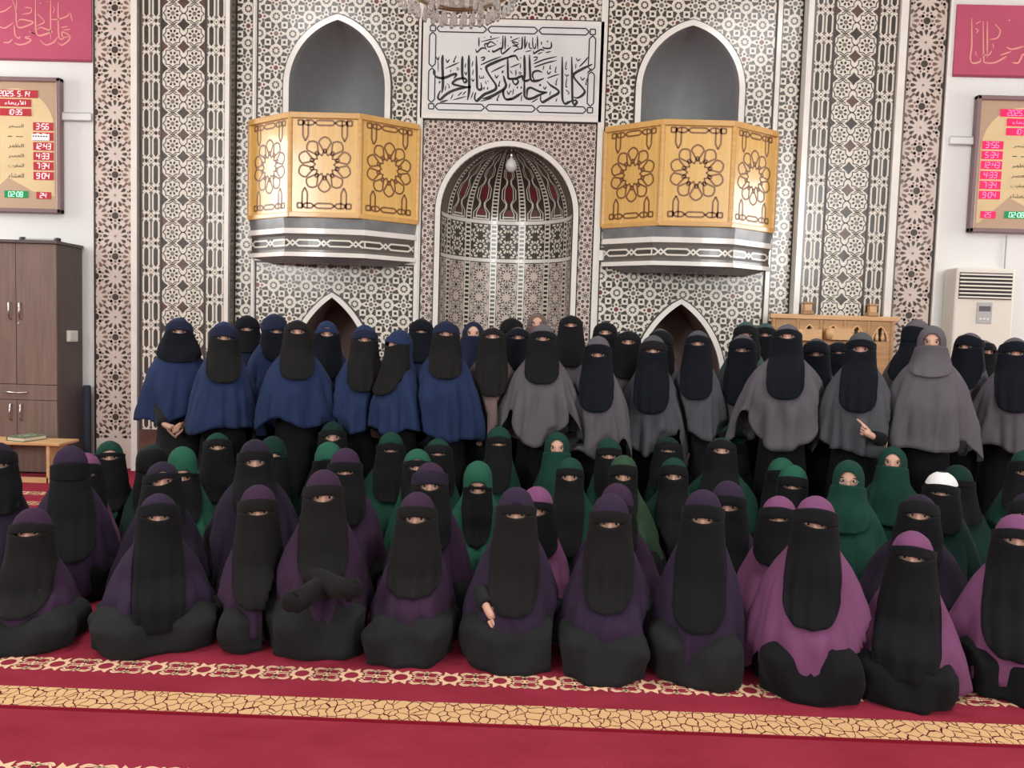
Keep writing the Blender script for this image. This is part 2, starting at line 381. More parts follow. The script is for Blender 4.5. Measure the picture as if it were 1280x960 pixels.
for k, sx in enumerate((-1, 1)):                # rear piers, each with a tall window
    mb = MB(); xa, xb = sorted((sx * 4.8, sx * SIDE)); wc = sx * 6.15
    mb.box(xa, wc - .8, REAR - .15, REAR, 0, TOP, m_white); mb.box(wc + .8, xb, REAR - .15, REAR, 0, TOP, m_white)
    mb.box(wc - .8, wc + .8, REAR - .15, REAR, 0, 2.8, m_white); mb.box(wc - .8, wc + .8, REAR - .15, REAR, 5.9, TOP, m_white)
    structure(mb.build('wall_rear_' + ('left', 'right')[k]))
    mb = MB()
    for a in (-.8, -.02, .76): mb.box(wc + a, wc + a + .04, REAR - .1, REAR - .05, 2.8, 5.9, m_blackp)
    for a in (2.8, 4.3, 5.86): mb.box(wc - .8, wc + .8, REAR - .1, REAR - .05, a, a + .04, m_blackp)
    structure(mb.build('window_%d' % (k + 1)))

for k, sx in enumerate((-1, 1)):                # unseen side windows, added by the mosaic wall for glare on the balcony facets
    mb = MB(); x0, x1 = sorted((sx * (SIDE - .06), sx * SIDE))
    for a in (6.7, 7.65): mb.box(x0, x1, a, a + .05, 2.2, 4.5, m_white)
    for a in (2.2, 3.3, 4.46): mb.box(x0, x1, 6.7, 7.7, a, a + .05, m_white)
    structure(mb.build('window_%d' % (k + 3)))
def panel_with_arch(mb, x0, x1, z0, z1, y, arch, zsill, m):
    """front face of the wall with an arched opening; arch: list of (x,z) from left springing over the top to the right"""
    xl, xr = arch[0][0], arch[-1][0]
    def q(a, b, c, d): mb.add([(a, y, c), (b, y, c), (b, y, d), (a, y, d)], [(0, 1, 2, 3)], m)
    q(x0, xl, z0, z1); q(xr, x1, z0, z1)
    if zsill > z0: q(xl, xr, z0, zsill)
    for i in range(len(arch) - 1):
        (xa, za), (xb, zb) = arch[i], arch[i + 1]
        if abs(xb - xa) < 1e-6: continue
        mb.add([(xa, y, za), (xb, y, zb), (xb, y, z1), (xa, y, z1)], [(0, 1, 2, 3)], m)
def pointed(xc, hw, zs, zt, n=14):
    h = zt - zs; r = (hw * hw + h * h) / (2 * hw); ca = xc - hw + r
    L = []
    a1 = math.atan2(h, xc - ca)
    for i in range(n + 1):
        a = pi + (a1 - pi) * i / n; L.append((ca + r * cos(a), zs + r * sin(a)))
    return L + [(2 * xc - x, z) for x, z in reversed(L[:-1])]
def round_arch(xc, hw, zs, n=36): return [(xc - hw * cos(pi * i / n), zs + hw * sin(pi * i / n)) for i in range(n + 1)]
def offset_arch(arch, d):
    P = [np.array(p) for p in arch]; out = []
    for i in range(len(P)):
        t = P[min(i + 1, len(P) - 1)] - P[max(i - 1, 0)]; t = t / np.hypot(*t); out.append(tuple(P[i] + np.array((-t[1], t[0])) * d))
    return out
def inside(arch, zb):
    xs = [p[0] for p in arch]; zs = [p[1] for p in arch]
    return lambda x, z: xs[0] < x < xs[-1] and z < np.interp(x, xs, zs) and z > zb - .5
def arch_trim(mb, arch, zb, d0, d1, y0, y1, m):
    full = [(arch[0][0], zb)] + list(arch) + [(arch[-1][0], zb)]
    A, B = offset_arch(full, d0), offset_arch(full, d1)
    A[0] = (A[1][0], zb); B[0] = (B[1][0], zb); A[-1] = (A[-2][0], zb); B[-1] = (B[-2][0], zb)
    for i in range(len(A) - 1):
        a, b, c, d = A[i], A[i + 1], B[i + 1], B[i]
        vs = [(p[0], y, p[1]) for y in (y0, y1) for p in (a, b, c, d)]
        mb.add(vs, [(0, 1, 2, 3), (0, 4, 5, 1), (2, 6, 7, 3)], m, False)
def apse(mb, arch, zb, y0, depth, m):
    full = [(arch[0][0], zb)] + list(arch) + [(arch[-1][0], zb)]; xc = (arch[0][0] + arch[-1][0]) / 2; zs = arch[0][1]; rows_ = []
    for i in range(13):
        a = pi / 2 * i / 12; k = max(0.0, cos(a)) if i < 12 else 0.0
        rows_.append([(xc + (x - xc) * k, y0 + depth * sin(a), z if z <= zs else zs + (z - zs) * k) for x, z in full])
    mb.grid(np.array(rows_), m)
def arch_recess(mb, arch, zb, y0, depth, m, mback):
    full = [(arch[0][0], zb)] + list(arch) + [(arch[-1][0], zb)]
    n = len(full); vs = [(p[0], y0, p[1]) for p in full] + [(p[0], y0 + depth, p[1]) for p in full]
    mb.add(vs, [(i, i + 1, n + i + 1, n + i) for i in range(n - 1)], m, True)
    mb.add(vs[n:], [tuple(range(n))], mback)

PER = 20.45 * 0.008
# columns of the mosaic wall, measured at row 100
xL0, xL1 = X_(118), X_(172)                      # rosette strips
xPl0, xPl1 = X_(182), X_(288)                    # left pilaster
xN0, xN1 = X_(295), X_(317)                      # narrow field strip
xA0, xA1 = X_(321), X_(523)
xM0, xM1 = X_(530), X_(749)
xB0, xB1 = X_(757), X_(968)
xR0, xR1 = X_(974), X_(1001)
xPr0, xPr1 = X_(1010), X_(1114)
xD0, xD1 = X_(1126), X_(1180)
XM = (X_(553) + X_(724)) / 2                     # mihrab axis
HZ = 5.0
# plain white wall either side
mb = MB(); mb.box(-SIDE, xL0, WY, WY + .15, 0, TOP, m_white); structure(mb.build('wall_back_left'))
mb = MB(); mb.box(X_(1184), SIDE, WY, WY + .15, 0, TOP, m_white); structure(mb.build('wall_back_right'))
mb = MB(); mb.box(xL0, X_(1184), WY - .12, WY + .12, HZ + .0, TOP, m_white); structure(mb.build('wall_back_top'))
# rosette strips
for nm, a, b, z_ in (('rosette_left', xL0, xL1, Z_(145, 37)), ('rosette_right', xD0, xD1, Z_(1158, 54))):
    mb = MB(); mb.box(a, b, WY - .02, WY + .12, 0, HZ, m_tile_p); P = 50.4 * .008; y = WY - .02
    for u in (a, b - .018): mb.box(u, u + .018, y - .004, y, 0, HZ, m_dkline)
    xc = (a + b) / 2; zs = z_ - P * int(z_ / P)
    lay(mb, pat_rosette(xc, (b - a) / 2, zs, HZ, P), (a + .018, b - .018, .3, HZ), wallmap(y)); structure(mb.build('wall_' + nm))
# pilasters: bars, flowers, bars
for nm, a, b, zf, zb_ in (('left', xPl0, xPl1, Z_(220, 49), Z_(196, 48)), ('right', xPr0, xPr1, Z_(1055, 61), Z_(1021, 70))):
    mb = MB(); y = WY - .10; mb.box(a, b, y, WY + .12, 0, HZ, m_pilgrey); W = b - a
    mb.box(a, b, y - .03, y, 0, .42, m_brown)
    sw = W * .245; fwid = W * .51
    x = a
    Pb = 33.9 * .0079; z0 = zb_ - Pb * int(zb_ / Pb)
    for xc in (a + sw / 2, b - sw / 2): lay(mb, pat_bars(xc, z0, HZ, Pb, sw * .97), (xc - sw / 2, xc + sw / 2, .42, HZ), wallmap(y))
    xc = (a + b) / 2; Pf = 26.6 * .0079; z0 = zf - Pf * int(zf / Pf)
    mb.box(xc - fwid / 2, xc + fwid / 2, y - .002, y, .42, HZ, m_tile_w)
    lay(mb, pat_flower(xc, z0, HZ, Pf), (xc - fwid / 2, xc + fwid / 2, .42, HZ), wallmap(y - .002))
    for u in (xc - fwid / 2, xc + fwid / 2): mb.box(u - .008, u + .008, y - .006, y, .42, HZ, m_dkline)
    structure(mb.build('pillar_' + nm))
# white marble edge strips between the fields
n_ = 0
for a, b, d in ((X_(172), xPl0, .14), (xPl1, xN0, .14), (xN1, xA0, .03), (xA1, xM0, .03), (xM1, xB0, .03), (xB1, xR0, .03), (xR1, xPr0, .14), (xPr1, xD0, .14), (xD1, X_(1184), .05)):
    n_ += 1; mb = MB(); g = .25 * (b - a)
    mb.box(a, b - g, WY - d, WY + .12, 0, HZ, m_marble); mb.box(b - g, b, WY - d + .012, WY + .12, 0, HZ, m_marble if d < .1 else m_pilgrey); structure(mb.build('trim_%d' % n_))
# narrow field strips
for nm, a, b in (('narrow_left', xN0, xN1), ('narrow_right', xR0, xR1)):
    mb = MB(); y = WY - .0; mb.box(a, b, y, y + .12, 0, HZ, m_tile_w)
    for u in (a, b - .012): mb.box(u, u + .012, y - .004, y, 0, HZ, m_dkline)
    lay(mb, pat_field(a + .012 - PER * .35, b + PER, 0, HZ, PER), (a + .012, b - .012, .2, HZ), wallmap(y)); structure(mb.build('wall_' + nm))
# field panels with the arched balcony doors and the low pointed doors
doorL = pointed(X_(422), .0592 * 8, Z_(365, 108), Z_(422, 26)); doorR = pointed(X_(863), .0592 * 8, Z_(805, 112), Z_(863, 33))
XBL, XBR = X_(418, 220), X_(861, 225)            # balcony axes
lowL = pointed(XBL, .40, Z_(418, 470), Z_(418, 372)); lowR = pointed(X_(851, 380), .42, Z_(850, 478), Z_(850, 380))
for k, (nm, a, b, up, low) in enumerate((('mosaic_left', xA0, xA1, doorL, lowL), ('mosaic_right', xB0, xB1, doorR, lowR))):
    mb = MB(); y = WY; zs = 1.9 if k == 0 else 1.9
    zmid = Z_((420, 860)[k], (300, 300)[k]); sill = Z_((420, 860)[k], (250, 250)[k])
    panel_with_arch(mb, a, b, 0, zmid, y, low, 0, m_tile_w); panel_with_arch(mb, a, b, zmid, HZ, y, up, sill, m_tile_w)
    for u in (a, b - .014): mb.box(u, u + .014, y - .004, y, 0, HZ, m_dkline)
    mb.box(a, b, y - .02, y, zmid - .24, zmid - .10, m_marble)
    mb.box(a, b, y - .021, y, zmid - .125, zmid - .10, m_dkline); mb.box(a, b, y - .021, y, zmid - .24, zmid - .225, m_dkline)
    ins1, ins2 = inside(offset_arch(up, .03), sill), inside(offset_arch(low, .03), 0)
    x0 = a + .014; zz = Z_(332, 31) if k == 0 else Z_(770, 38); z0 = zz - PER * int(zz / PER) - PER / 2
    lay(mb, pat_field(x0 + .01, b, z0, HZ, PER), (x0, b - .014, .0, HZ), wallmap(y), lambda x, z: ins1(x, z) or ins2(x, z) or zmid - .24 < z < zmid - .1)
    structure(mb.build('wall_' + nm))
    mb = MB(); arch_trim(mb, up, sill - .3, 0.0, .055, y - .03, y + .02, m_marble); arch_trim(mb, up, sill - .3, .055, .07, y - .012, y, m_dkline)
    apse(mb, up, sill - .3, y - .03, .75, m_grey_plaster); mb.box(up[0][0] - .1, up[-1][0] + .1, y + .005, y + .8, sill - .42, sill - .3, m_grey_plaster); structure(mb.build('door_%d' % (k + 1)))
    mb = MB(); arch_trim(mb, low, 0, 0.0, .05, y - .03, y + .02, m_marble); arch_trim(mb, low, 0, .05, .065, y - .012, y, m_dkline)
    arch_recess(mb, low, 0, y - .03, .65, m_brown_plaster, m_brown_plaster); structure(mb.build('door_%d' % (k + 3)))

# centre bay: mihrab, panel above, strip at the very top
mihr = round_arch(XM, .082 * 8 * 1.0, Z_(638, 268)); RM = .082 * 8; ZS = mihr[0][1]
zc0, zc1 = Z_(638, 151), Z_(640, 26)
mb = MB(); y = WY
panel_with_arch(mb, xM0, xM1, 0, zc0, y, mihr, 0, m_tile_p)
for u in (xM0, xM1 - .012): mb.box(u, u + .012, y - .004, y, 0, zc0, m_dkline)
mb.box(xM0, xM1, y - .004, y, zc0 - .016, zc0, m_dkline)
ins = inside(offset_arch(mihr, .04), 0)
lay(mb, pat_small(xM0 + .1, xM1, 0, zc0, PER), (xM0 + .012, xM1 - .012, .0, zc0 - .016), wallmap(y), ins); structure(mb.build('wall_mihrab_surround'))
mb = MB(); arch_trim(mb, mihr, 0, 0.0, .05, y - .04, y + .02, m_marble); arch_trim(mb, mihr, 0, .05, .062, y - .008, y, m_dkline); structure(mb.build('trim_10'))
mb = MB(); mb.box(xM0, xM1, y, y + .12, zc1, HZ, m_tile_w); mb.box(xM0, xM1, y - .004, y, zc1, zc1 + .02, m_dkline)
lay(mb, pat_field(xM0 + .06, xM1, zc1 + .03, HZ, PER), (xM0, xM1, zc1 + .02, HZ), wallmap(y)); structure(mb.build('wall_mosaic_top'))
# the niche itself: half cylinder and quarter sphere, tiled
mb = MB()
def nic(a, z, r=RM): return (XM + r * sin(a), WY + r * cos(a), z)
def dom(a, e, r=RM): return (XM + r * sin(a) * cos(e), WY + r * cos(a) * cos(e), ZS + r * sin(e))
A_ = np.linspace(-pi / 2, pi / 2, 49)
G = np.array([[nic(a, z) for a in A_] for z in np.linspace(0, ZS, 3)]); mb.grid(G, m_pilgrey)
G = np.array([[dom(a, e) for a in A_] for e in np.linspace(0, pi / 2, 20)]); mb.grid(G, m_pilgrey)
zb1, zb2 = ZS - .02, Z_(638, 325, WY + .5); zb1 = Z_(638, 272, WY + .6)
ri = RM - .004
def cyl(mb, poly, m, d=0.0): mb.add([nic(a, z, ri - d) for a, z in poly], [tuple(range(len(poly)))], m)
def rect_strip(mb, a0, a1, z0, z1, m, d=0.0, n=4):
    for i in range(n):
        b0, b1 = a0 + (a1 - a0) * i / n, a0 + (a1 - a0) * (i + 1) / n; cyl(mb, [(b0, z0), (b1, z0), (b1, z1), (b0, z1)], m, d)
for z in (ZS, zb2): rect_strip(mb, -pi / 2, pi / 2, z - .018, z + .018, m_marble, .006, 48)
pit = RAD(26.6); m_gore = mat('umber_mosaic', srgb(62, 54, 48), .22, vary=.2, nscale=8)
for k in range(-3, 4):
    c = k * pit; hw = RAD(9.6)
    for (z0, z1, kind) in ((zb2 + .03, ZS - .03, 'blob'), (.6, zb2 - .03, 'ros')):
        a0, a1 = max(c - hw, -pi / 2), min(c + hw, pi / 2)
        rect_strip(mb, a0, a1, z0, z1, m_dark if kind == 'blob' else m_tile_p, .001)
        W = 2 * hw * RM; pats = []
        if kind == 'blob':
            for j in range(-1, 4):
                for x, s in ((0, 0), (-W / 2, .5), (W / 2, .5)):
                    zc = z0 + (j + .55 + s) * W * .98
                    pats.append((ngon(x, zc, .16 * W / 2, 8), m_tile_w))
                    for q in range(12):
                        t = q * pi / 6; rr = W * .36
                        pats.append(([(x + (a * cos(t) - b * sin(t)), zc + (a * sin(t) + b * cos(t))) for a, b in ((W * .14, 0), (W * .22, W * .045), (W * (.36 if q % 2 == 0 else .28), W * .05), (W * (.36 if q % 2 == 0 else .28), -W * .05), (W * .22, -W * .045))], m_tile_w))
        else:
            pats = pat_rosette(0, W / 2, z0 + W * .5, z1, W * 1.05, ((m_brown, m_dark) if k in (0, 1) else (m_dark, m_greyt)))
        for poly, m in pats:
            p = clip(poly, (a0 - c) * RM, (a1 - c) * RM, z0, z1)
            if p: cyl(mb, [(c + u / RM, v) for u, v in p], m, .003 + .0004 * random.random())
    for c2 in (c + pit / 2,):
        if abs(c2) > pi / 2 - .05: continue
        hl = RAD(2.1); rect_strip(mb, c2 - RAD(3.3), c2 + RAD(3.3), .3, ZS - .02, m_tile_w, .001, 1)
        z = .62; q = 0
        while z < ZS - .06:
            rect_strip(mb, c2 - hl, c2 + hl, z, z + .026, m_black if q % 2 == 0 else m_dark, .003, 1); z += .046; q += 1
        for s in range(24):                     # ladder continues up the dome
            e0 = RAD(1.5 + s * 3.35); 
            if e0 > RAD(80): break
            e1 = e0 + RAD(1.9)
            mb.add([dom(c2 + sg * hl * 1.0, e, ri - .004) for sg, e in ((-1, e0), (1, e0), (1, e1), (-1, e1))], [(0, 1, 2, 3)], m_black if s % 2 == 0 else m_dark)
        mb.add([dom(c2 + sg * RAD(3.3), e, ri - .001) for e in np.linspace(0, RAD(82), 16) for sg in (-1, 1)], [(2 * i, 2 * i + 1, 2 * i + 3, 2 * i + 2) for i in range(15)], m_tile_w)
    # dome gores: dark field with a chain of octagons that shrinks upward
    a0, a1 = c - RAD(9.6), c + RAD(9.6)
    if abs(c) < RAD(75):
        mb.add([dom(c + t * RAD(9.6), e, ri - .001) for e in np.linspace(RAD(1.4), RAD(84), 18) for t in (-1, -.5, 0, .5, 1)], [(5 * i + j, 5 * i + j + 1, 5 * i + j + 6, 5 * i + j + 5) for i in range(17) for j in range(4)], m_gore)
        def gore(poly, m, d): mb.add([dom(c + u * RAD(9.6), RAD(e), ri - d) for u, e in poly], [tuple(range(len(poly)))], m)
        def chain(sc):
            L = [(.78, 2.6), (.78, 8.5), (.3, 14), (.24, 17.5), (.68, 22), (.70, 31), (.26, 36.5), (.22, 40), (.62, 44), (.62, 51), (.24, 56), (.2, 59), (.52, 63), (.5, 68), (.15, 74)]
            return L
        L = chain(1)
        for sg in (-1, 1):
            for off, wd, m in ((1.0, .10, m_tile_w), (.62, .09, m_tile_w)):
                for i in range(len(L) - 1):
                    (ua, ea), (ub, eb) = L[i], L[i + 1]
                    ua, ub = ua * off, ub * off
                    gore([(sg * ua, ea), (sg * (ua + wd), ea), (sg * (ub + wd), eb), (sg * ub, eb)], m, .003)
        gore([(-.9, 2.0), (.9, 2.0), (.9, 3.4), (-.9, 3.4)], m_tile_w, .003); gore([(-.6, 4.6), (.6, 4.6), (.6, 5.8), (-.6, 5.8)], m_tile_w, .003)
        rc = m_red_t
        gore([(-.42, 6.2), (.42, 6.2), (.42, 8.5), (.12, 12), (-.12, 12), (-.42, 8.5)], rc if k in (0, -1) else m_brown, .004)
        gore([(-.1, 19.5), (.1, 19.5), (.4, 23), (.4, 30), (.1, 34), (-.1, 34), (-.4, 30), (-.4, 23)], rc, .004)
        gore([(-.1, 42), (.1, 42), (.36, 45), (.36, 50), (.1, 54), (-.1, 54), (-.36, 50), (-.36, 45)], m_brown, .004)
        gore([(-.1, 61), (.1, 61), (.3, 64), (.28, 68), (-.28, 68), (-.3, 64)], m_brown, .004)
structure(mb.build('wall_mihrab_niche'))

# ------------------------------------------------------------------ calligraphy panel
def img_to_wall(px, py, Y=WY): p = at(px, py, Y); return (p.x, p.z)
pan = empty('calligraphy_panel', (at(640, 90, WY).x, WY - .03, at(640, 90, WY).z))
tag(pan, 'white marble panel of black Arabic calligraphy above the tiled prayer niche', 'wall panel')
ox, oz = pan.location.x, pan.location.z
xa, xb = xM0 - .03, xM1 + .03
mb = MB(); mb.box(xa - ox, xb - ox, 0, .03, zc0 - oz + .0, zc1 - oz, m_marble)
iz0, iz1 = zc0 + .05, zc1 - .04
mb.box(xM0 + .02 - ox, xM1 - .02 - ox, -.004, 0, iz0 - oz, iz1 - oz, m_panel); mb.build('slab', pan)
mb = MB()
def put(mb, quads, m, y, mapf):
    for q in quads: mb.add([(mapf(p)[0] - ox, y, mapf(p)[1] - oz) for p in q], [tuple(range(len(q)))], m)
ident = lambda p: p
bx0, bx1, bz0, bz1 = xM0 + .05, xM1 - .05, iz0 + .03, iz1 - .03; bw_ = .062
for nx, (p0, p1, hor, n) in enumerate((((bx0, bz1), (bx1, bz1), 1, 3), ((bx0, bz0), (bx1, bz0), 1, 3), ((bx0, bz0), (bx0, bz1), 0, 2), ((bx1, bz0), (bx1, bz1), 0, 2))):
    inx = 1 if nx == 2 else -1; inz = 1 if nx == 1 else -1
    for i in range(n):
        if hor:
            L = (bx1 - bx0 - 2 * bw_) / n; u0_, u1_ = bx0 + bw_ + i * L, bx0 + bw_ + (i + 1) * L; zc = p0[1] + inz * bw_ / 2; h = bw_ / 2
            P = [(u0_ + .005, zc), (u0_ + .035, zc + h), (u1_ - .035, zc + h), (u1_ - .005, zc), (u1_ - .035, zc - h), (u0_ + .035, zc - h)]
        else:
            L = (bz1 - bz0 - 2 * bw_) / n; u0_, u1_ = bz0 + bw_ + i * L, bz0 + bw_ + (i + 1) * L; xc = p0[0] + inx * bw_ / 2; h = bw_ / 2
            P = [(xc, u0_ + .005), (xc + h, u0_ + .035), (xc + h, u1_ - .035), (xc, u1_ - .005), (xc - h, u1_ - .035), (xc - h, u0_ + .035)]
        for j in range(6): put(mb, ribbon([P[j], P[(j + 1) % 6]], .012, 1), m_ink, -.0055, ident)
for cx, cz in ((bx0, bz0), (bx0, bz1 - bw_), (bx1 - bw_, bz0), (bx1 - bw_, bz1 - bw_)):
    P = [(cx + .006, cz + .006), (cx + bw_ - .006, cz + .006), (cx + bw_ - .006, cz + bw_ - .006), (cx + .006, cz + bw_ - .006)]
    for j in range(4): put(mb, ribbon([P[j], P[(j + 1) % 4]], .012, 1), m_ink, -.0055, ident)
mb.build('line_border', pan)
ST1 = """30:220,75 215,200 222,420 222,560 205,660|26:80,300 85,360 120,410 190,432 270,420 350,385 425,368 420,400 390,440|34:160,490 184,500|26:640,572 560,575 450,600 340,640 250,700 190,755 150,745 155,690 185,620|24:600,568 480,550 380,525 375,500 430,455 510,435 565,440 585,470 560,500 535,480 545,445|30:522,95 518,250 520,380 535,470|30:622,80 620,250 625,450 625,620 600,770|36:605,568 655,568|26:735,90 740,300 745,480 750,580 780,610 815,590 805,500|32:842,585 862,592|32:898,585 918,592|28:1280,100 1160,135 1020,190 900,250 890,300 930,380 990,470 1035,540 1030,600 960,640 860,680 790,740 740,780 710,750 715,690 730,650|28:1150,395 1170,470 1190,540 1160,600 1080,650 980,705 890,735 830,745|36:1125,328 1150,342|14:800,230 960,160 1120,100|14:960,340 1180,230|14:260,285 475,190|12:380,765 585,710|16:180,800 300,770|12:800,785 985,740|12:450,705 520,640|12:525,690 580,630|14:120,105 145,150 165,100|10:150,150 150,340|14:270,140 290,190 325,140|11:430,85 400,150 385,190 410,170|11:575,200 560,280|11:685,170 665,260|12:555,330 575,380 590,330|11:690,300 675,390|13:660,435 680,480 705,440|14:800,125 860,110 850,150 810,165|14:790,280 825,300|10:785,390 785,430 815,430 815,395|10:845,390 845,430 815,430|12:870,470 890,530|14:905,475 925,482|14:1020,375 1040,430 1075,385|12:1100,470 1075,555 1095,545|12:1250,510 1235,590|13:1205,625 1225,680 1250,640|12:1090,680 1050,770 1075,765|11:270,545 255,630|11:290,510 320,560 310,590|11:380,675 340,760|11:690,640 650,750|9:430,290 447,272 465,290 447,310 430,290|11:345,300 335,345|26:1150,600 1150,690 1190,755 1290,755|24:1215,110 1220,400 1235,440 1285,450"""
ST2 = """22:0,105 100,90 130,130 155,165|24:0,435 100,440 210,400 215,450 250,475 300,465 330,440|20:60,440 70,500 110,530 145,490 130,450 90,455|14:20,315 60,370|14:110,300 110,400|28:240,80 245,300 245,450|26:240,440 240,650 250,720 300,750 380,735 470,690 590,650|24:590,650 500,645 420,615 340,580 290,600 280,660 280,740|26:318,75 325,300 335,440 370,475 450,470 540,435|20:515,345 450,320 380,340 365,390 380,440 410,475|26:585,480 640,540 720,590 765,630 750,670 660,720 580,770 520,800 490,770 490,690|26:820,105 820,400 820,700 835,790 870,825 930,795 975,780|26:965,105 970,400 975,700 980,800 1010,840 1045,800 1020,770 985,785|26:1280,220 1150,280 1010,360 1000,420 1060,500 1130,580 1165,640 1120,700 1050,735 980,720|14:1270,290 1200,360|14:380,215 540,150 740,100|14:390,265 560,205 735,160|12:590,435 680,400 775,370|12:20,270 180,205|12:350,805 450,745|14:1080,260 1170,170 1215,110|12:375,115 435,110 420,150 380,170|32:470,528 495,548|13:530,560 550,600 580,555|13:590,320 605,370 650,330|11:640,230 630,290 650,280|11:730,250 710,340 735,335|11:540,240 525,310|11:745,430 720,530 740,525|11:645,630 625,700|11:740,740 720,800|11:885,170 870,290 895,290|13:865,365 885,400 925,375|11:890,420 875,560 900,560|12:870,610 920,650 910,685|13:1035,120 1055,165 1100,135|11:1030,210 1025,290|13:1100,410 1125,460 1165,425|11:1205,430 1180,530 1195,525|18:178,120 192,124|11:185,215 175,290|30:125,572 142,580|30:182,572 202,580|11:75,590 60,690|11:200,690 190,790|9:150,355 170,338 190,355 170,372 150,355|22:25,632 42,640|26:-10,762 80,735 210,650"""
ST3 = """18:1215,220 1220,290 1190,320 1100,315 1090,290|18:1115,355 1060,340 1000,370 950,400 950,350|22:1150,215 1170,215|14:1070,215 1065,270|11:1010,410 1080,380|13:1130,385 1215,370|20:1005,130 1010,340|16:930,180 940,300 970,320 980,240|16:880,230 885,310 930,325|13:850,210 820,320|13:930,150 940,190|11:820,375 920,350|20:815,130 810,330|20:775,140 770,300 740,335|16:740,330 690,340 640,380|16:720,240 620,220 680,270 720,250|18:600,300 480,400 450,370 455,320|16:620,280 690,290 720,320|11:590,210 740,155|22:590,150 615,150|16:720,205 732,205|16:548,280 562,280|20:515,130 510,340|20:480,120 470,310 440,320 330,375 320,340|16:375,265 290,220 240,270 260,300 375,265|16:260,240 200,260 210,310 230,350|18:210,320 150,320 80,380 60,330|18:110,150 110,300|12:140,220 430,150|22:283,145 307,145|18:385,210 398,210|16:430,240 442,240|14:190,155 202,155|16:245,365 280,365"""
def strokes(mb, txt, fx, fy, sc, m, y, Y, nib=-.9, k=1.0, o=(0, 0)):
    pxm = 1 / sc * (Y / F)
    for st in txt.split('|'):
        wd, pts = st.split(':'); P = [tuple(float(c) for c in p.split(',')) for p in pts.split()]
        Q = [img_to_wall(fx + a / sc, fy + b / sc, Y) for a, b in P]
        for q in ribbon(Q, float(wd) * pxm * k, .3, nib): mb.add([(p[0] - o[0], y, p[1] - o[1]) for p in q], [(0, 1, 2, 3)], m)
mb = MB(); strokes(mb, ST1, 536, 64, 12.308, m_ink, -.0058, WY, k=1.38, o=(ox, oz)); strokes(mb, ST2, 636, 64, 12.308, m_ink, -.0058, WY, k=1.38, o=(ox, oz))
mb.build('verse_lettering', pan)
mb = MB(); strokes(mb, ST3, 590, 36, 12.308, m_ink, -.0058, WY, k=1.25, o=(ox, oz)); mb.build('opening_line_lettering', pan)

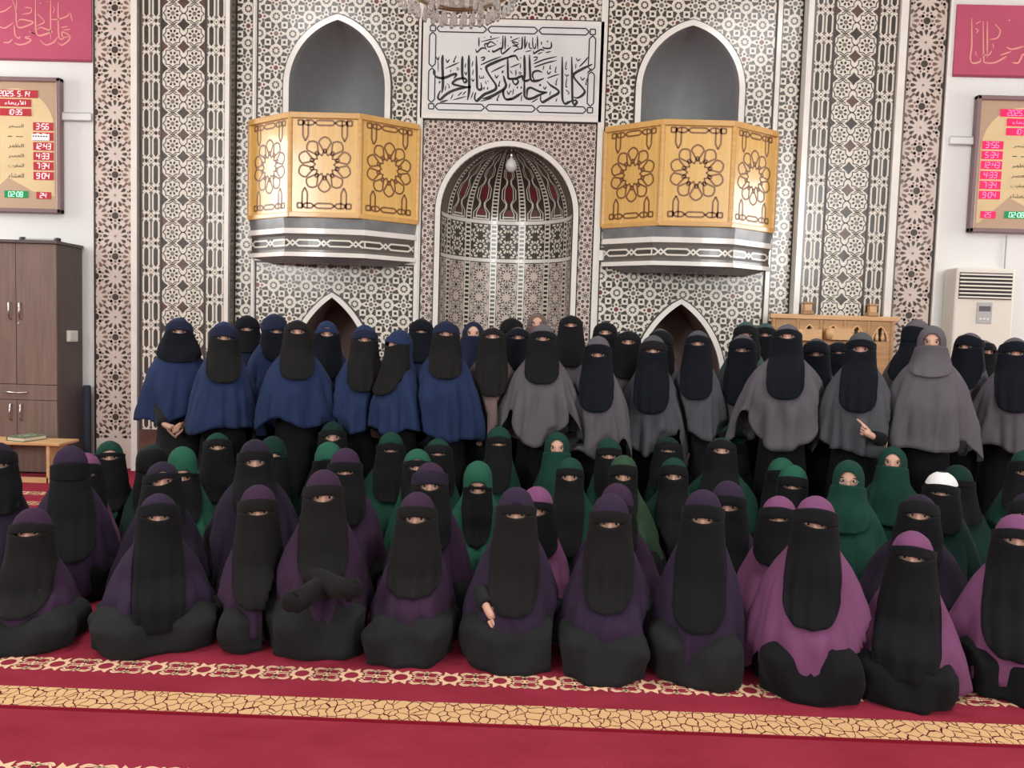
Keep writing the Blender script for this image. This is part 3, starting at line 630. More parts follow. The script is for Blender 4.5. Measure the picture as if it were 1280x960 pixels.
# ------------------------------------------------------------------ balconies
m_frieze = mat('dark_frieze', srgb(84, 76, 70), .4, vary=.1)
def balcony(xc, ztop, zbot, name_label):
    b = empty('balcony', (xc, WY, zbot)); tag(b, name_label, 'balcony', 'honey coloured wall balconies')
    hw, fwd, p = .83, .33, .38; H = ztop - zbot
    foot = [(-hw, -.03), (-fwd, -p), (fwd, -p), (hw, -.03)]
    def facet(i):                               # frame: origin, along, outward
        (x0, y0), (x1, y1) = foot[i], foot[i + 1]; L = math.hypot(x1 - x0, y1 - y0); t = ((x1 - x0) / L, (y1 - y0) / L); n = (t[1], -t[0])
        return (x0, y0), t, n, L
    base = -.0
    for i in range(3):
        (x0, y0), t, n, L = facet(i); mb = MB()
        def fp(u, v, d): return (x0 + t[0] * u + n[0] * d, y0 + t[1] * u + n[1] * d, v)
        def fbox(u0_, u1_, v0, v1, d0, d1, m):
            vs = [fp(u, v, d) for u in (u0_, u1_) for d in (d0, d1) for v in (v0, v1)]
            mb.add(vs, [(0, 1, 3, 2), (4, 6, 7, 5), (0, 4, 5, 1), (2, 3, 7, 6), (0, 2, 6, 4), (1, 5, 7, 3)], m)
        fbox(0, L, .0, H, -.03, 0, m_gold)
        def li(q, m=m_inlay): 
            for quad in q: mb.add([fp(a, c, .0015) for a, c in quad], [(0, 1, 2, 3)], m)
        cu, cv = L / 2, H * .52; k = min(1.0, L / .66); lw = .021
        # rosette of ten petals, squeezed to the facet
        sx = k; ro, rm, rn = .25, .15, .085
        def pt(r, a): return (cu + sx * r * cos(a), cv + r * sin(a))
        for q in range(10):
            a = pi / 2 + q * pi / 5; da = pi / 10
            P = [pt(rm * .62, a), pt(rm * 1.0, a - da * .62), pt(ro * .9, a - da * .86), pt(ro * 1.02, a), pt(ro * .9, a + da * .86), pt(rm * 1.0, a + da * .62), pt(rm * .62, a)]
            P = [pt(rn * 1.2, a), pt(ro * .86, a - da * .9), pt(ro * .97, a - da * .5), pt(ro * 1.03, a), pt(ro * .97, a + da * .5), pt(ro * .86, a + da * .9), pt(rn * 1.2, a)]
            for j in range(6): li(ribbon([P[j], P[j + 1]], lw * .8, 1))
            li(ribbon([pt(rn, a - da * 1.0), pt(rm, a - da * .1)], lw * .7, 1)); li(ribbon([pt(rn, a + da * 1.0), pt(rm, a + da * .1)], lw * .7, 1))
        # knotted end borders, top and bottom
        for sg in (1, -1):
            v = cv + sg * .375 * (H / .93); mgn = .075 * (.55 + .45 * k); s = .045
            L0, L1 = mgn, L - mgn
            sq = .05 * (.6 + .4 * k)
            for a0_ in (L0, L1 - sq):
                P = [(a0_, v - s / 2), (a0_ + sq, v - s / 2), (a0_ + sq, v + s / 2), (a0_, v + s / 2)]
                for j in range(4): li(ribbon([P[j], P[(j + 1) % 4]], lw * .8, 1))
            for c0, c1 in ((L0 + sq, cu - (cu - L0) * .38), (cu - (cu - L0) * .38, cu + (cu - L0) * .38), (cu + (cu - L0) * .38, L1 - sq)):
                e = min(.03, (c1 - c0) * .25); P = [(c0, v), (c0 + e, v + s / 2), (c1 - e, v + s / 2), (c1, v), (c1 - e, v - s / 2), (c0 + e, v - s / 2)]
                for j in range(6): li(ribbon([P[j], P[(j + 1) % 6]], lw * .8, 1))
            for a0_ in (L0 + sq * .9, L1 - sq * 1.9):
                dn = v - sg * .12; P = [(a0_, v + sg * s / 2), (a0_, dn), (a0_ + sq / 2, dn - sg * .05), (a0_ + sq, dn), (a0_ + sq, v + sg * s / 2)]
                for j in range(4): li(ribbon([P[j], P[j + 1]], lw * .8, 1))
        mb.build('parapet_panel', b)
    # rails and corner posts
    for v0, v1, d, nm in ((H - .035, H + .02, .022, 'top_rail'), (-.0, .05, .018, 'bottom_rail')):
        mb = MB(); out = [(x * (1 + .018), y - d) for x, y in foot]; inn = [(-hw + .03, -.03), (-fwd + .02, -p + .05), (fwd - .02, -p + .05), (hw - .03, -.03)]
        for i in range(3):
            vs = [(q[0], q[1], v) for v in (v0, v1) for q in (out[i], out[i + 1], inn[i + 1], inn[i])]
            mb.add(vs, [(3, 2, 1, 0), (4, 5, 6, 7), (0, 1, 5, 4), (1, 2, 6, 5), (2, 3, 7, 6), (3, 0, 4, 7)], m_goldedge)
        bevel(mb.build(nm, b), .006)
    for x, y in (foot[0], foot[1], foot[2], foot[3]):
        mb = MB(); mb.tube([(x, y + .006, .02), (x, y + .006, H - .02)], .026, m_goldedge, 10); mb.build('corner_post', b)
    # stone corbel: stacked mouldings that round out from the wall
    def slab(z0, z1, k0, k1, m, nm, seg=10):
        mb = MB(); rows = []
        for z, k in ((z0, k0), (z1, k1)):
            P = [(-hw * k, 0)]
            for i in range(seg + 1):
                u = -1 + 2 * i / seg; 
                P.append((fwd * 1.18 * u * k * 1.0, -p * k * (1.0 - .06 * u * u)))
            P.insert(1, (-hw * k, -.04)); P += [(hw * k, -.04), (hw * k, 0)]; rows.append([(x, y, z) for x, y in P])
        n = len(rows[0]); mb.add(rows[0] + rows[1], [(i, (i + 1) % n, n + (i + 1) % n, n + i) for i in range(n)] + [tuple(range(n - 1, -1, -1)), tuple(range(n, 2 * n))], m); return mb, nm
    for a in ((-.10, .0, .985, 1.0, m_slate, 'slate_band'), (-.15, -.10, 1.0, 1.0, m_marble, 'stone_moulding'), (-.175, -.15, .975, .985, m_pilgrey, 'shadow_moulding'), (-.30, -.175, .97, .97, m_frieze, 'frieze'), (-.325, -.30, .98, .98, m_pilgrey, 'shadow_moulding'), (-.365, -.325, 1.0, 1.0, m_marble, 'stone_moulding'), (-.42, -.365, .72, .95, m_slate, 'underside')):
        mb, nm = slab(*a)
        if nm == 'frieze':
            seg = 10; k = .972; pth = [(-hw * k, -.04)] + [(fwd * 1.18 * (-1 + 2 * i / seg) * k, -p * k * (1 - .06 * (-1 + 2 * i / seg) ** 2)) for i in range(seg + 1)] + [(hw * k, -.04)]
            D = [0]
            for i in range(len(pth) - 1): D.append(D[-1] + math.hypot(pth[i + 1][0] - pth[i][0], pth[i + 1][1] - pth[i][1]))
            def on(u, v, kk):
                x = np.interp(u, D, [q[0] for q in pth]); y = np.interp(u, D, [q[1] for q in pth]); return (x, y - .002 - .0003 * kk, v)
            P_ = D[-1] / 6
            for j in range(-1, 8):
                for poly, m in ((([(c[1], c[0]) for c in elong(-.2375, (j + .5) * P_ , .036, P_ * .42, .03)]), m_tile_w), (([(c[1], c[0]) for c in elong(-.2375, (j + .5) * P_, .020, P_ * .37, .022)]), m_dark), (ngon(j * P_, -.2375, .034, 4), m_tile_w), (ngon(j * P_, -.2375, .013, 4), m_dark)):
                    q = clip(poly, .0, D[-1], -.3, -.175)
                    if not q: continue
                    xs = [c[0] for c in q]; n = 8; lo, hi = min(xs), max(xs)
                    for s in range(n):
                        qq = clip(q, lo + (hi - lo) * s / n, lo + (hi - lo) * (s + 1) / n, -.3, -.175)
                        if qq: mb.add([on(u, v, 2 if m is m_dark else 1) for u, v in qq], [tuple(range(len(qq)))], m)
        mb.build(nm, b)
    return b
balcony(XBL, Z_(405, 143, WY - .40), Z_(405, 272, WY - .40), 'honey wood balcony left of the calligraphy, its left face glaring white')
balcony(XBR, Z_(867, 152, WY - .40), Z_(867, 283, WY - .40), 'honey wood balcony on the right, between the niche and the wooden screen')

# ------------------------------------------------------------------ banners
def banner(px0, px1, py0, py1, label, txt, fx, fy, sc):
    a, b = at(px0, py1, WY), at(px1, py0, WY); t = empty('banner', ((a.x + b.x) / 2, WY - .012, a.z)); tag(t, label, 'banner', 'red calligraphy banners')
    mb = MB(); o = t.location; mb.box(a.x - o.x, b.x - o.x, -.006, .010, 0, b.z - a.z, m_pink)
    mb.box(a.x - o.x, b.x - o.x, -.009, -.004, 0, .02, mat('banner_hem', srgb(140, 56, 76), .8)); mb.build('cloth', t)
    mb = MB(); strokes(mb, txt, fx, fy, sc, m_pinkink, -.0075, WY, k=.95, o=(o.x, o.z)); mb.build('lettering', t)
BL = "18:690,0 690,540|18:790,40 795,450 820,530 870,520|16:690,270 800,265 920,220 925,180|16:950,170 980,300|20:490,0 490,300 500,440 540,485 620,465 710,430 620,395 560,375 510,400|16:510,190 590,270 600,310 500,360|18:180,0 230,160 235,300 260,370 330,370 460,310 370,280 290,270 255,300|14:240,0 235,180|16:0,180 90,150 170,90|16:-60,350 20,370 90,380 200,310|18:205,340 220,480 270,520 290,490|16:60,575 130,575 190,530|18:210,580 270,605 360,590 430,540 350,510 420,490|18:550,540 620,605 720,580 790,500|18:790,580 840,610 930,550 945,490 870,440 840,450 860,510 945,490|14:430,440 480,460 400,430|14:340,110 430,120 420,180 310,200|12:830,380 920,360|12:860,410 960,400|10:720,90 740,130 720,190|10:540,50 570,60|10:640,40 655,30"
BR = "18:290,210 290,500 275,640 300,695 380,680 385,640|16:415,240 420,640 440,690 540,690 640,640 670,620|16:460,240 460,640|14:540,270 600,340 570,420 480,440|16:670,520 730,545 870,510|14:400,600 470,610 510,560|14:600,610 720,570|16:730,690 800,690 850,600 900,640|12:330,320 360,340 340,370|14:690,230 710,232|10:330,560 340,620|10:330,270 390,240|12:520,480 530,540"
banner(-190, 115, -60, 71, 'red calligraphy banner on the white wall above the left prayer clock', BL, 0, 0, 10.667)
banner(1190, 1460, 12, 96, 'red calligraphy banner on the white wall above the right prayer clock', BR, 1180, 0, 8.73)

# ------------------------------------------------------------------ prayer time boards
m_frame = mat('mauve_brown_frame', srgb(128, 104, 104), 0.35); m_face = mat('sand_board', srgb(214, 190, 142), 0.4, vary=.06, nscale=3); m_face2 = mat('tan_board', srgb(180, 152, 124), 0.4)
m_redbg = mat('red_display', srgb(150, 44, 52), 0.2, emit=srgb(190, 50, 60), estr=.35); m_reddig = mat('red_digits', srgb(255, 220, 220), 0.4, emit=srgb(255, 190, 195), estr=.9)
m_grnbg = mat('green_display', srgb(20, 120, 70), 0.2, emit=srgb(20, 150, 80), estr=.35); m_grndig = mat('green_digits', srgb(200, 255, 225), 0.4, emit=srgb(160, 255, 200), estr=.9)
m_pinkbg = mat('magenta_display', srgb(170, 30, 70), 0.2, emit=srgb(235, 30, 90), estr=.7); m_pinkdig = mat('magenta_digits', srgb(255, 120, 170), 0.4, emit=srgb(255, 110, 165), estr=1.0)
m_paper = mat('white_paper', srgb(240, 240, 238), 0.7)
SEG = {'0': 'abcdef', '1': 'bc', '2': 'abged', '3': 'abgcd', '4': 'fgbc', '5': 'afgcd', '6': 'afgedc', '7': 'abc', '8': 'abcdefg', '9': 'abcdfg', '-': 'g'}
def seg_text(mb, txt, x, z, h, m, y):            # x is the left end
    w = h * .52; t = h * .13; sl = .1
    for ch in txt:
        if ch in ':.':
            for zz in ((.3, .68) if ch == ':' else (.05,)): mb.box(x + h * .08 + zz * h * sl, x + h * .08 + t + zz * h * sl, y, y + .002, z + zz * h, z + zz * h + t, m)
            x += h * .32; continue
        if ch == ' ': x += h * .4; continue
        S_ = {'a': (0, h, w, h), 'b': (w, h, w, h / 2), 'c': (w, h / 2, w, 0), 'd': (0, 0, w, 0), 'e': (0, 0, 0, h / 2), 'f': (0, h / 2, 0, h), 'g': (0, h / 2, w, h / 2)}
        for s in SEG[ch]:
            a, b, c, d = S_[s]
            for q in ribbon([(x + a + b * sl, z + b), (x + c + d * sl, z + d)], t, 1): mb.add([(p[0], y, p[1]) for p in q], [(0, 1, 2, 3)], m)
        x += w + h * .24
AR = {'wed': '\uFE8D\uFEF7\uFEAD\uFE91\uFECC\uFE8E\uFE80', 'suhoor': '\uFE8D\uFEDF\uFEB4\uFEA4\uFEAE', 'zuhr': '\uFE8D\uFEDF\uFEC8\uFEEC\uFEAE', 'asr': '\uFE8D\uFEDF\uFECC\uFEBC\uFEAE', 'maghrib': '\uFE8D\uFEDF\uFEE4\uFED0\uFEAE\uFE8F', 'isha': '\uFE8D\uFEDF\uFECC\uFEB8\uFE8E\uFE80'}
def text_mesh(txt, m, parent, name, x, y, z, h, width=None):
    c = bpy.data.curves.new(name, 'FONT'); c.body = txt; c.align_x = 'CENTER'; c.resolution_u = 3
    o = bpy.data.objects.new(name, c); COL.objects.link(o)
    me = bpy.data.meshes.new_from_object(o.evaluated_get(bpy.context.evaluated_depsgraph_get())); bpy.data.objects.remove(o); bpy.data.curves.remove(c)
    co_ = np.zeros(len(me.vertices) * 3); me.vertices.foreach_get('co', co_); co_ = co_.reshape(-1, 3)
    lo, hi = co_.min(0), co_.max(0); s = h / (hi[1] - lo[1]); sx = s if width is None else width / (hi[0] - lo[0])
    out = np.stack([(co_[:, 0] - (lo[0] + hi[0]) / 2) * sx, np.zeros(len(co_)), (co_[:, 1] - lo[1]) * s], 1); me.vertices.foreach_set('co', out.ravel()); me.materials.clear(); me.materials.append(m); me.update()
    ob = bpy.data.objects.new(name, me); COL.objects.link(ob); ob.parent = parent; ob.location = (x, y, z); return ob
def clock(xc, z0, W, H, label, reds, digs, green_left, sticker, fl=1):
    t = empty('prayer_clock', (xc, WY - .03, z0)); tag(t, label, 'clock', 'prayer time boards')
    mb = MB(); fr = .04
    for a in ((-W / 2, -W / 2 + fr, 0, H), (W / 2 - fr, W / 2, 0, H), (-W / 2, W / 2, 0, fr), (-W / 2, W / 2, H - fr, H)): mb.box(a[0], a[1], -.035, .03, a[2], a[3], m_frame)
    bevel(mb.build('frame', t), .006)
    mb = MB(); mb.box(-W / 2 + fr, W / 2 - fr, -.005, .02, fr, H - fr, m_face2)
    hw = W / 2 - fr
    dome = [(-hw * .92, fr + .05), (-hw * .92, H * .62)] + [(hw * .92 * cos(pi - pi * i / 14), H * .62 + (H * .3) * sin(pi * i / 14)) for i in range(1, 14)] + [(hw * .92, H * .62), (hw * .92, fr + .05)]
    mb.add([(x, -.0062, z) for x, z in dome], [tuple(range(len(dome)))], m_face)
    mb.add([(x, -.0070, z) for x, z in ((-hw, fr), (-hw * .2, fr + .30), (hw * .4, fr + .17), (hw, fr + .12), (hw, fr))], [(0, 1, 2, 3, 4)], m_face2); mb.build('face', t)
    def disp(cx, z, w_, h_, txt, bg, dg, name='display'):
        mb = MB(); mb.box(cx - w_ / 2, cx + w_ / 2, -.011, -.004, z, z + h_, bg); n = sum(.32 if c in ':.' else .4 if c == ' ' else .76 for c in txt) * h_ * .68
        seg_text(mb, txt, cx - n / 2, z + h_ * .17, h_ * .66, dg, -.0125); return mb.build(name, t)
    u = H / 1.34                                 # board is about 1.34 m tall
    disp(.0, 1.14 * u, .5 * W * .97, .075 * u, '2025. 5.14', reds, digs)
    o = disp(.0, 1.05 * u, .31 * W * 1.1, .075 * u, '', reds, digs); text_mesh(AR['wed'][::-1], digs, o, 'weekday_lettering', 0, -.013, 1.062 * u, .05 * u, .23 * W)
    disp(.0, .96 * u, .31 * W * 1.1, .072 * u, '10:35', reds, digs)
    names = ('suhoor', None, 'zuhr', 'asr', 'maghrib', 'isha'); times = ('3:56', '5:34', '12:43', '4:33', '7:34', '9:04')
    for i in range(6):
        z = (.82 - i * .098) * u
        disp(.30 * W * fl, z, .22 * W, .08 * u, times[i], reds, digs); disp(-.30 * W * fl, z, .22 * W, .08 * u, ('20', '05', '20', '20', '02', '02')[i], green_left[0], green_left[1])
        if names[i]: text_mesh(AR[names[i]][::-1], m_ink, t, 'name_lettering', -.0, -.0085, z + .015 * u, .045 * u, .17 * W)
        else:
            mb = MB(); mb.box(-.08, -.04, -.0085, -.006, z + .03 * u, z + .038 * u, m_ink); mb.box(.0, .07, -.0085, -.006, z + .03 * u, z + .036 * u, m_ink); mb.build('name_lettering', t)
        if sticker and i == 1:
            mb = MB(); mb.box(.18 * W, .37 * W, -.016, -.013, z + .0, z + .062 * u, m_paper)
            for s in range(6): mb.box(.19 * W + s * .026, .19 * W + s * .026 + .015, -.0175, -.0155, z + .034 * u, z + .046 * u, m_ink)
            o = mb.build('paper_sticker', t); o['label'] = 'white paper strip stuck over one display'
    disp(.0, .145 * u, .26 * W, .07 * u, '02:08', m_grnbg, m_grndig); disp(.30 * W, .14 * u, .16 * W, .07 * u, '24', reds, digs); disp(-.30 * W, .14 * u, .16 * W, .07 * u, '25', green_left[0] if green_left[0] is m_grnbg else reds, digs)
    return t
cx0 = at(80, 185, WY).x; zt, zb = at(60, 99, WY).z, at(60, 267, WY).z
CW = .92
clock(cx0 - CW / 2, zb, CW, zt - zb, 'framed prayer clock with red and green digits above the wooden cabinet', m_redbg, m_reddig, (m_grnbg, m_grndig), True)
cx1 = at(1213, 200, WY).x; zt, zb = at(1225, 121, WY).z, at(1225, 291, WY).z
clock(cx1 + CW / 2, zb, CW, zt - zb, 'framed prayer clock with magenta digits above the air conditioner', m_pinkbg, m_pinkdig, (m_pinkbg, m_pinkdig), False, -1)

# trunking along the white wall
for k, (xa_, xb_, py) in enumerate(((at(60, 147, WY).x, xL0 - .02, (115, 147)), (at(1186, 176, WY).x, at(1240, 178, WY).x, (1186, 176)))):
    z = at(py[0], py[1], WY).z; mb = MB(); mb.box(xa_, xb_, WY - .03, WY, z - .032, z + .032, m_white); mb.box(xa_, xb_, WY - .034, WY - .028, z + .03, z + .04, m_plasticg); mb.box(xa_, xb_, WY - .034, WY - .028, z - .04, z - .03, m_plasticg)
    structure(mb.build('trim_%d' % (11 + k)))

# ------------------------------------------------------------------ cabinet, stand and book on the left
CY = 7.55; cxr = at(70, 300, CY).x; czt = at(70, 301, CY).z; CWd = .78
cb = empty('cabinet', (cxr - CWd / 2, CY, 0)); tag(cb, 'tall walnut cabinet with chrome handles against the left white wall', 'cabinet')
hw = CWd / 2; mb = MB(); mb.box(-hw, hw, .02, WY - CY - .01, 0.06, czt - .03, m_cabside); mb.box(-hw + .02, hw - .02, .04, .4, 0, .06, m_gap); mb.build('carcass', cb)
mb = MB(); mb.box(-hw - .015, hw + .02, -.02, WY - CY - .01, czt - .03, czt, m_cabside); bevel(mb.build('top_board', cb), .004)
zd1 = at(40, 481, CY).z; zd0 = at(40, 500, CY).z
def handle(par, x, z0, z1, hor=False):
    mb = MB()
    if hor: mb.tube([(z0, 0, x), (z0, -.028, x), ((z0 + z1) / 2, -.036, x - .006), (z1, -.028, x), (z1, 0, x)], .008, m_chrome)
    else: mb.tube([(x, 0, z0), (x, -.03, z0 + .01), (x, -.036, (z0 + z1) / 2), (x, -.03, z1 - .01), (x, 0, z1)], .009, m_chrome)
    h = mb.build('handle', par); return h
for sx in (-1, 1):
    for z0, z1, nm in ((zd1 + .004, czt - .034, 0), (.06, zd0 - .004, 1)):
        mb = MB(); a, b = (sx * .003, sx * (hw - .002)); a, b = min(a, b), max(a, b); mb.box(a, b, 0, .02, z0, z1, m_cab); d = bevel(mb.build('door', cb), .002)
        zh0, zh1 = (at(20, 399, CY).z, at(20, 378, CY).z) if nm == 0 else (at(20, 525, CY).z, at(20, 505, CY).z); handle(d, sx * .05, zh0, zh1)
        if nm == 0 and sx == 1:
            mb = MB(); zl = at(24, 404, CY).z; mb.tube([(.03, 0, zl), (.03, -.012, zl)], .011, m_chrome, 12); mb.build('lock', d)
mb = MB(); mb.box(-hw + .002, hw - .002, 0, .02, zd0 + .002, zd1 - .002, m_cab); d = bevel(mb.build('drawer', cb), .002); handle(d, (zd0 + zd1) / 2, -.11, .11, True)
rod = MB(); z = czt + .02; xx = at(50, 292, CY + .15).x
rod.tube([(-.16, 0, 0), (.16, 0, 0)], .011, m_plasticg, 8)
t = rod.build('metal_rod', None, (xx, CY + .15, czt + .022)); tag(t, 'pale metal rod with black ends lying on top of the walnut cabinet', 'rod')
for s in (-1, 1):
    mb = MB(); mb.lathe([(.0, -.03), (.02, -.025), (.022, 0), (.02, .025), (0, .03)], m_blackp, n=10); q = mb.build('end_cap', t, (s * .17, 0, 0)); q.rotation_euler.y = pi / 2
p = at(95, 420, 7.86); mb = MB(); mb.box(-.0, .03, -.075, .075, -.055, .055, m_plastic); mb.box(.03, .036, -.065, -.003, -.04, .04, m_white); mb.box(.03, .036, .003, .065, -.04, .04, m_white); sw = bevel(mb.build('light_switch', None, (cxr + .003, 7.78, p.z)), .004)
tag(sw, 'white double switch box on the side of the walnut cabinet', 'switch')
p0, p1 = at(103, 560, 7.85), at(103, 482, 7.85); mb = MB(); mb.lathe([(.0, 0), (.035, 0), (.038, .02), (.038, p1.z - .02), (.03, p1.z), (0, p1.z)], mat('navy_mat', srgb(38, 44, 58), .8), n=14); t = mb.build('rolled_mat', None, (p0.x + .02, 7.9, 0)); tag(t, 'dark navy rolled mat standing between the cabinet and the mosaic strip', 'rolled mat')
# low book stand
SY = 7.12; sx0, sx1 = at(-28, 560, SY).x, at(76, 560, SY).x; szt = at(40, 553, SY).z
st = empty('book_stand', ((sx0 + sx1) / 2, SY, 0)); tag(st, 'low pine reading table in front of the walnut cabinet', 'table')
hw = (sx1 - sx0) / 2; mb = MB(); mb.box(-hw, hw, -.02, .30, szt - .025, szt, m_pine); tb = bevel(mb.build('table_top', st), .004)
for s in (-1, 1):
    mb = MB(); mb.box(s * (hw - .12) - .014, s * (hw - .12) + .014, .0, .28, 0, szt - .025, m_pine); mb.build('side_panel', st)
mb = MB(); mb.box(-hw + .134, hw - .134, .26, .275, .05, szt - .025, m_cab); mb.build('back_panel', st)
mb = MB(); mb.box(-hw + .12, hw - .12, .0, .02, .0, .05, m_pine); mb.build('bottom_rail', st)
bp = at(32, 549, SY + .12); bk = empty('book', (bp.x, SY + .14, szt + .001)); bk.rotation_euler = (0, 0, RAD(-16)); tag(bk, 'closed green ornamented book lying on the pine reading table', 'book')
m_grn = mat('green_cover', srgb(64, 106, 84), .5); m_gilt = mat('pale_gilt', srgb(196, 190, 150), .5); m_page = mat('page_edge', srgb(226, 216, 190), .8)
mb = MB(); mb.box(-.095, .095, -.12, .12, .006, .034, m_page); mb.build('pages', bk)
mb = MB(); mb.box(-.1, .1, -.125, .125, .034, .04, m_grn); mb.box(-.1, .1, -.125, .125, .0, .006, m_grn); mb.box(-.104, -.098, -.125, .125, .0, .04, m_grn)
for q in ring(ngon(0, 0, .062, 24, 0, 1.25), ngon(0, 0, .05, 24, 0, 1.25)): mb.add([(a, b, .0408) for a, b in q], [(0, 1, 2, 3)], m_gilt)
mb.add([(a, b, .0408) for a, b in star(0, 0, .034, .02, 8, 0, 1.3)], [tuple(range(16))], m_gilt)
for a in ((-.09, .09, -.115, -.109), (-.09, .09, .109, .115), (-.09, -.084, -.115, .115), (.084, .09, -.115, .115)): mb.box(a[0], a[1], a[2], a[3], .04, .0406, m_gilt)
mb.build('cover', bk)

# ------------------------------------------------------------------ air conditioner
AY = 7.76; ax0, ax1 = at(1192, 400, AY).x, at(1266, 400, AY).x; azt = at(1230, 335, AY).z
ac = empty('air_conditioner', ((ax0 + ax1) / 2, AY, 0)); tag(ac, 'cream floor standing air conditioner beside the right mosaic strip', 'air conditioner')
hw = (ax1 - ax0) / 2; mb = MB(); mb.box(-hw, hw, 0, WY - AY - .01, 0, azt, m_plastic); bevel(mb.build('body', ac), .02, 3)
gz1, gz0 = at(1230, 341, AY).z, at(1230, 374, AY).z
mb = MB(); mb.box(-hw + .03, hw - .03, -.004, .002, gz0, gz1, m_blackp); g = mb.build('air_outlet', ac)
for i in range(7):
    z = gz0 + (gz1 - gz0) * (i + .5) / 7; mb = MB(); mb.box(-hw + .03, hw - .03, -.022, -.004, z - .009, z + .006, m_plastic); s = mb.build('louver', g)
dz1, dz0 = at(1230, 378, AY).z, at(1230, 404, AY).z
mb = MB(); mb.box(-.07, .075, -.008, .001, dz0, dz1, m_plasticg); mb.box(-.05, .06, -.010, -.007, dz1 - .085, dz1 - .035, mat('lcd', srgb(92, 90, 96), .3))
for i in range(3): mb.box(-.045 + i * .035, -.02 + i * .035, -.011, -.007, dz0 + .03, dz0 + .05, m_plastic)
bevel(mb.build('control_panel', ac), .003)
mb = MB(); mb.box(-hw + .04, hw - .04, -.006, .001, .15, .75, m_plasticg); mb.build('air_intake', ac)
cbx = at(1256, 320, WY).x; mb = MB(); mb.tube([(0, 0, azt), (0, 0, at(1256, 294, WY).z)], .006, m_plasticg, 6); t = mb.build('cable', None, (cbx, WY - .012, 0)); tag(t, 'thin grey cable running up the wall above the air conditioner', 'cable')

# ------------------------------------------------------------------ carved wooden screen on the right
GY = 7.80; gx0, gx1 = at(962, 398, GY).x, at(1122, 402, GY).x; gzt = at(1040, 394, GY).z
sc_ = empty('wooden_screen', ((gx0 + gx1) / 2, GY, 0)); tag(sc_, 'carved honey wood screen with turned openings behind the grey cloaked people', 'screen')
hw = (gx1 - gx0) / 2; mb = MB(); mb.box(-hw, hw, -.03, .03, gzt - .045, gzt, m_pine); bevel(mb.build('top_rail', sc_), .006)
for x in np.linspace(-hw + .04, hw - .05, 6):
    mb = MB(); mb.lathe([(.022, .02), (.022, 1.0), (.03, 1.02), (.018, 1.06), (.026, 1.2), (.016, 1.3), (.022, 1.36), (.022, gzt - .04)], m_oak, n=12); mb.build('post', sc_, (x, 0, 0))
for i in range(5):
    xs = np.linspace(-hw + .04, hw - .05, 6); a, b = xs[i] + .02, xs[i + 1] - .02; c = (a + b) / 2; h = (b - a) / 2; mb = MB()
    mb.box(a, b, -.012, .012, .1, gzt - .24, m_oak)
    ar = pointed(c, h * .72, gzt - .24, gzt - .10, 8)
    panel_with_arch(mb, a, b, gzt - .24, gzt - .04, -.012, ar, gzt - .24, m_oak); panel_with_arch(mb, a, b, gzt - .24, gzt - .04, .012, ar, gzt - .24, m_oak)
    arch_recess(mb, ar, gzt - .24, -.012, .024, m_oak, m_oak) if False else arch_trim(mb, ar, gzt - .24, -.001, .012, -.018, .012, m_pine)
    for dx in (-.3, .3): mb.lathe([(.0, .0), (.014, .01), (.02, .04), (.01, .07), (.013, .1), (0, .12)], m_pine, (c + dx * h, 0, gzt - .24), 10)
    mb.build('fretted_panel', sc_)
for px in (1009, 1090):
    x = at(px, 388, GY).x - sc_.location.x; mb = MB(); mb.box(x - .05, x + .05, -.04, .04, gzt, gzt + .035, m_oak); mb.box(x - .035, x + .035, -.03, .03, gzt + .035, gzt + .10, m_pine); mb.box(x - .045, x + .045, -.036, .036, gzt + .10, gzt + .12, m_oak); bevel(mb.build('finial', sc_), .005)
for px, py in ((1012, 418), (1050, 417)):
    q = at(px, py, GY - .06); mb = MB(); mb.box(-.11, .11, -.02, .06, -.06, .05, m_pine); mb.lathe([(0, -.06), (.03, -.055), (.04, 0), (.03, .045), (0, .05)], m_pine, (-.10, -.0, 0), 12); mb.build('carved_bracket', sc_, (q.x - sc_.location.x, -.06, q.z))

# ------------------------------------------------------------------ hanging lights
hp = at(639, 206, WY + .12); mb = MB()
R_in = sqrt(max(.01, RM ** 2 - .12 ** 2)); zc = ZS + R_in - .01
pl = empty('pendant_lamp', (hp.x, WY + .12, hp.z)); tag(pl, 'small teardrop glass pendant hanging at the top of the prayer niche', 'lamp')
m_lampg = mat('frosted_glass', srgb(235, 238, 235), .15, trans=.3)
mb.lathe([(0, -.075), (.03, -.068), (.052, -.04), (.058, -.01), (.05, .025), (.03, .05), (.014, .068), (.011, .09)], m_lampg, n=20); mb.build('lamp_shade', pl)
mb = MB(); mb.lathe([(.018, .085), (.02, .1), (.012, .13), (.006, .14), (.004, zc - hp.z)], m_chrome, n=10); mb.build('cord', pl)
HY = 6.3; hc = at(570, 0, HY); ch = empty('chandelier', (hc.x, HY, hc.z)); tag(ch, 'crystal chandelier hanging from the ceiling above the calligraphy panel', 'chandelier')
m_brass = mat('brass', srgb(196, 176, 140), .3, metal=1.0)
for r, z in ((.44, .06), (.33, .0), (.20, -.03)):
    mb = MB(); mb.tube([(r * cos(a), r * sin(a), z + .05) for a in np.linspace(0, 2 * pi, 40, endpoint=False)], .012, m_brass, 6, True); mb.build('ring', ch)
mb = MB(); mb.tube([(0, 0, .0), (0, 0, TOP - hc.z)], .015, m_brass, 8); mb.lathe([(.015, .1), (.06, .16), (.08, .25), (.04, .4), (.015, .45)], m_brass, n=14)
for a in np.linspace(0, 2 * pi, 8, endpoint=False): mb.tube([(0, 0, .3), (.2 * cos(a), .2 * sin(a), .33), (.44 * cos(a), .44 * sin(a), .11)], .01, m_brass, 6)
mb.build('stem', ch)
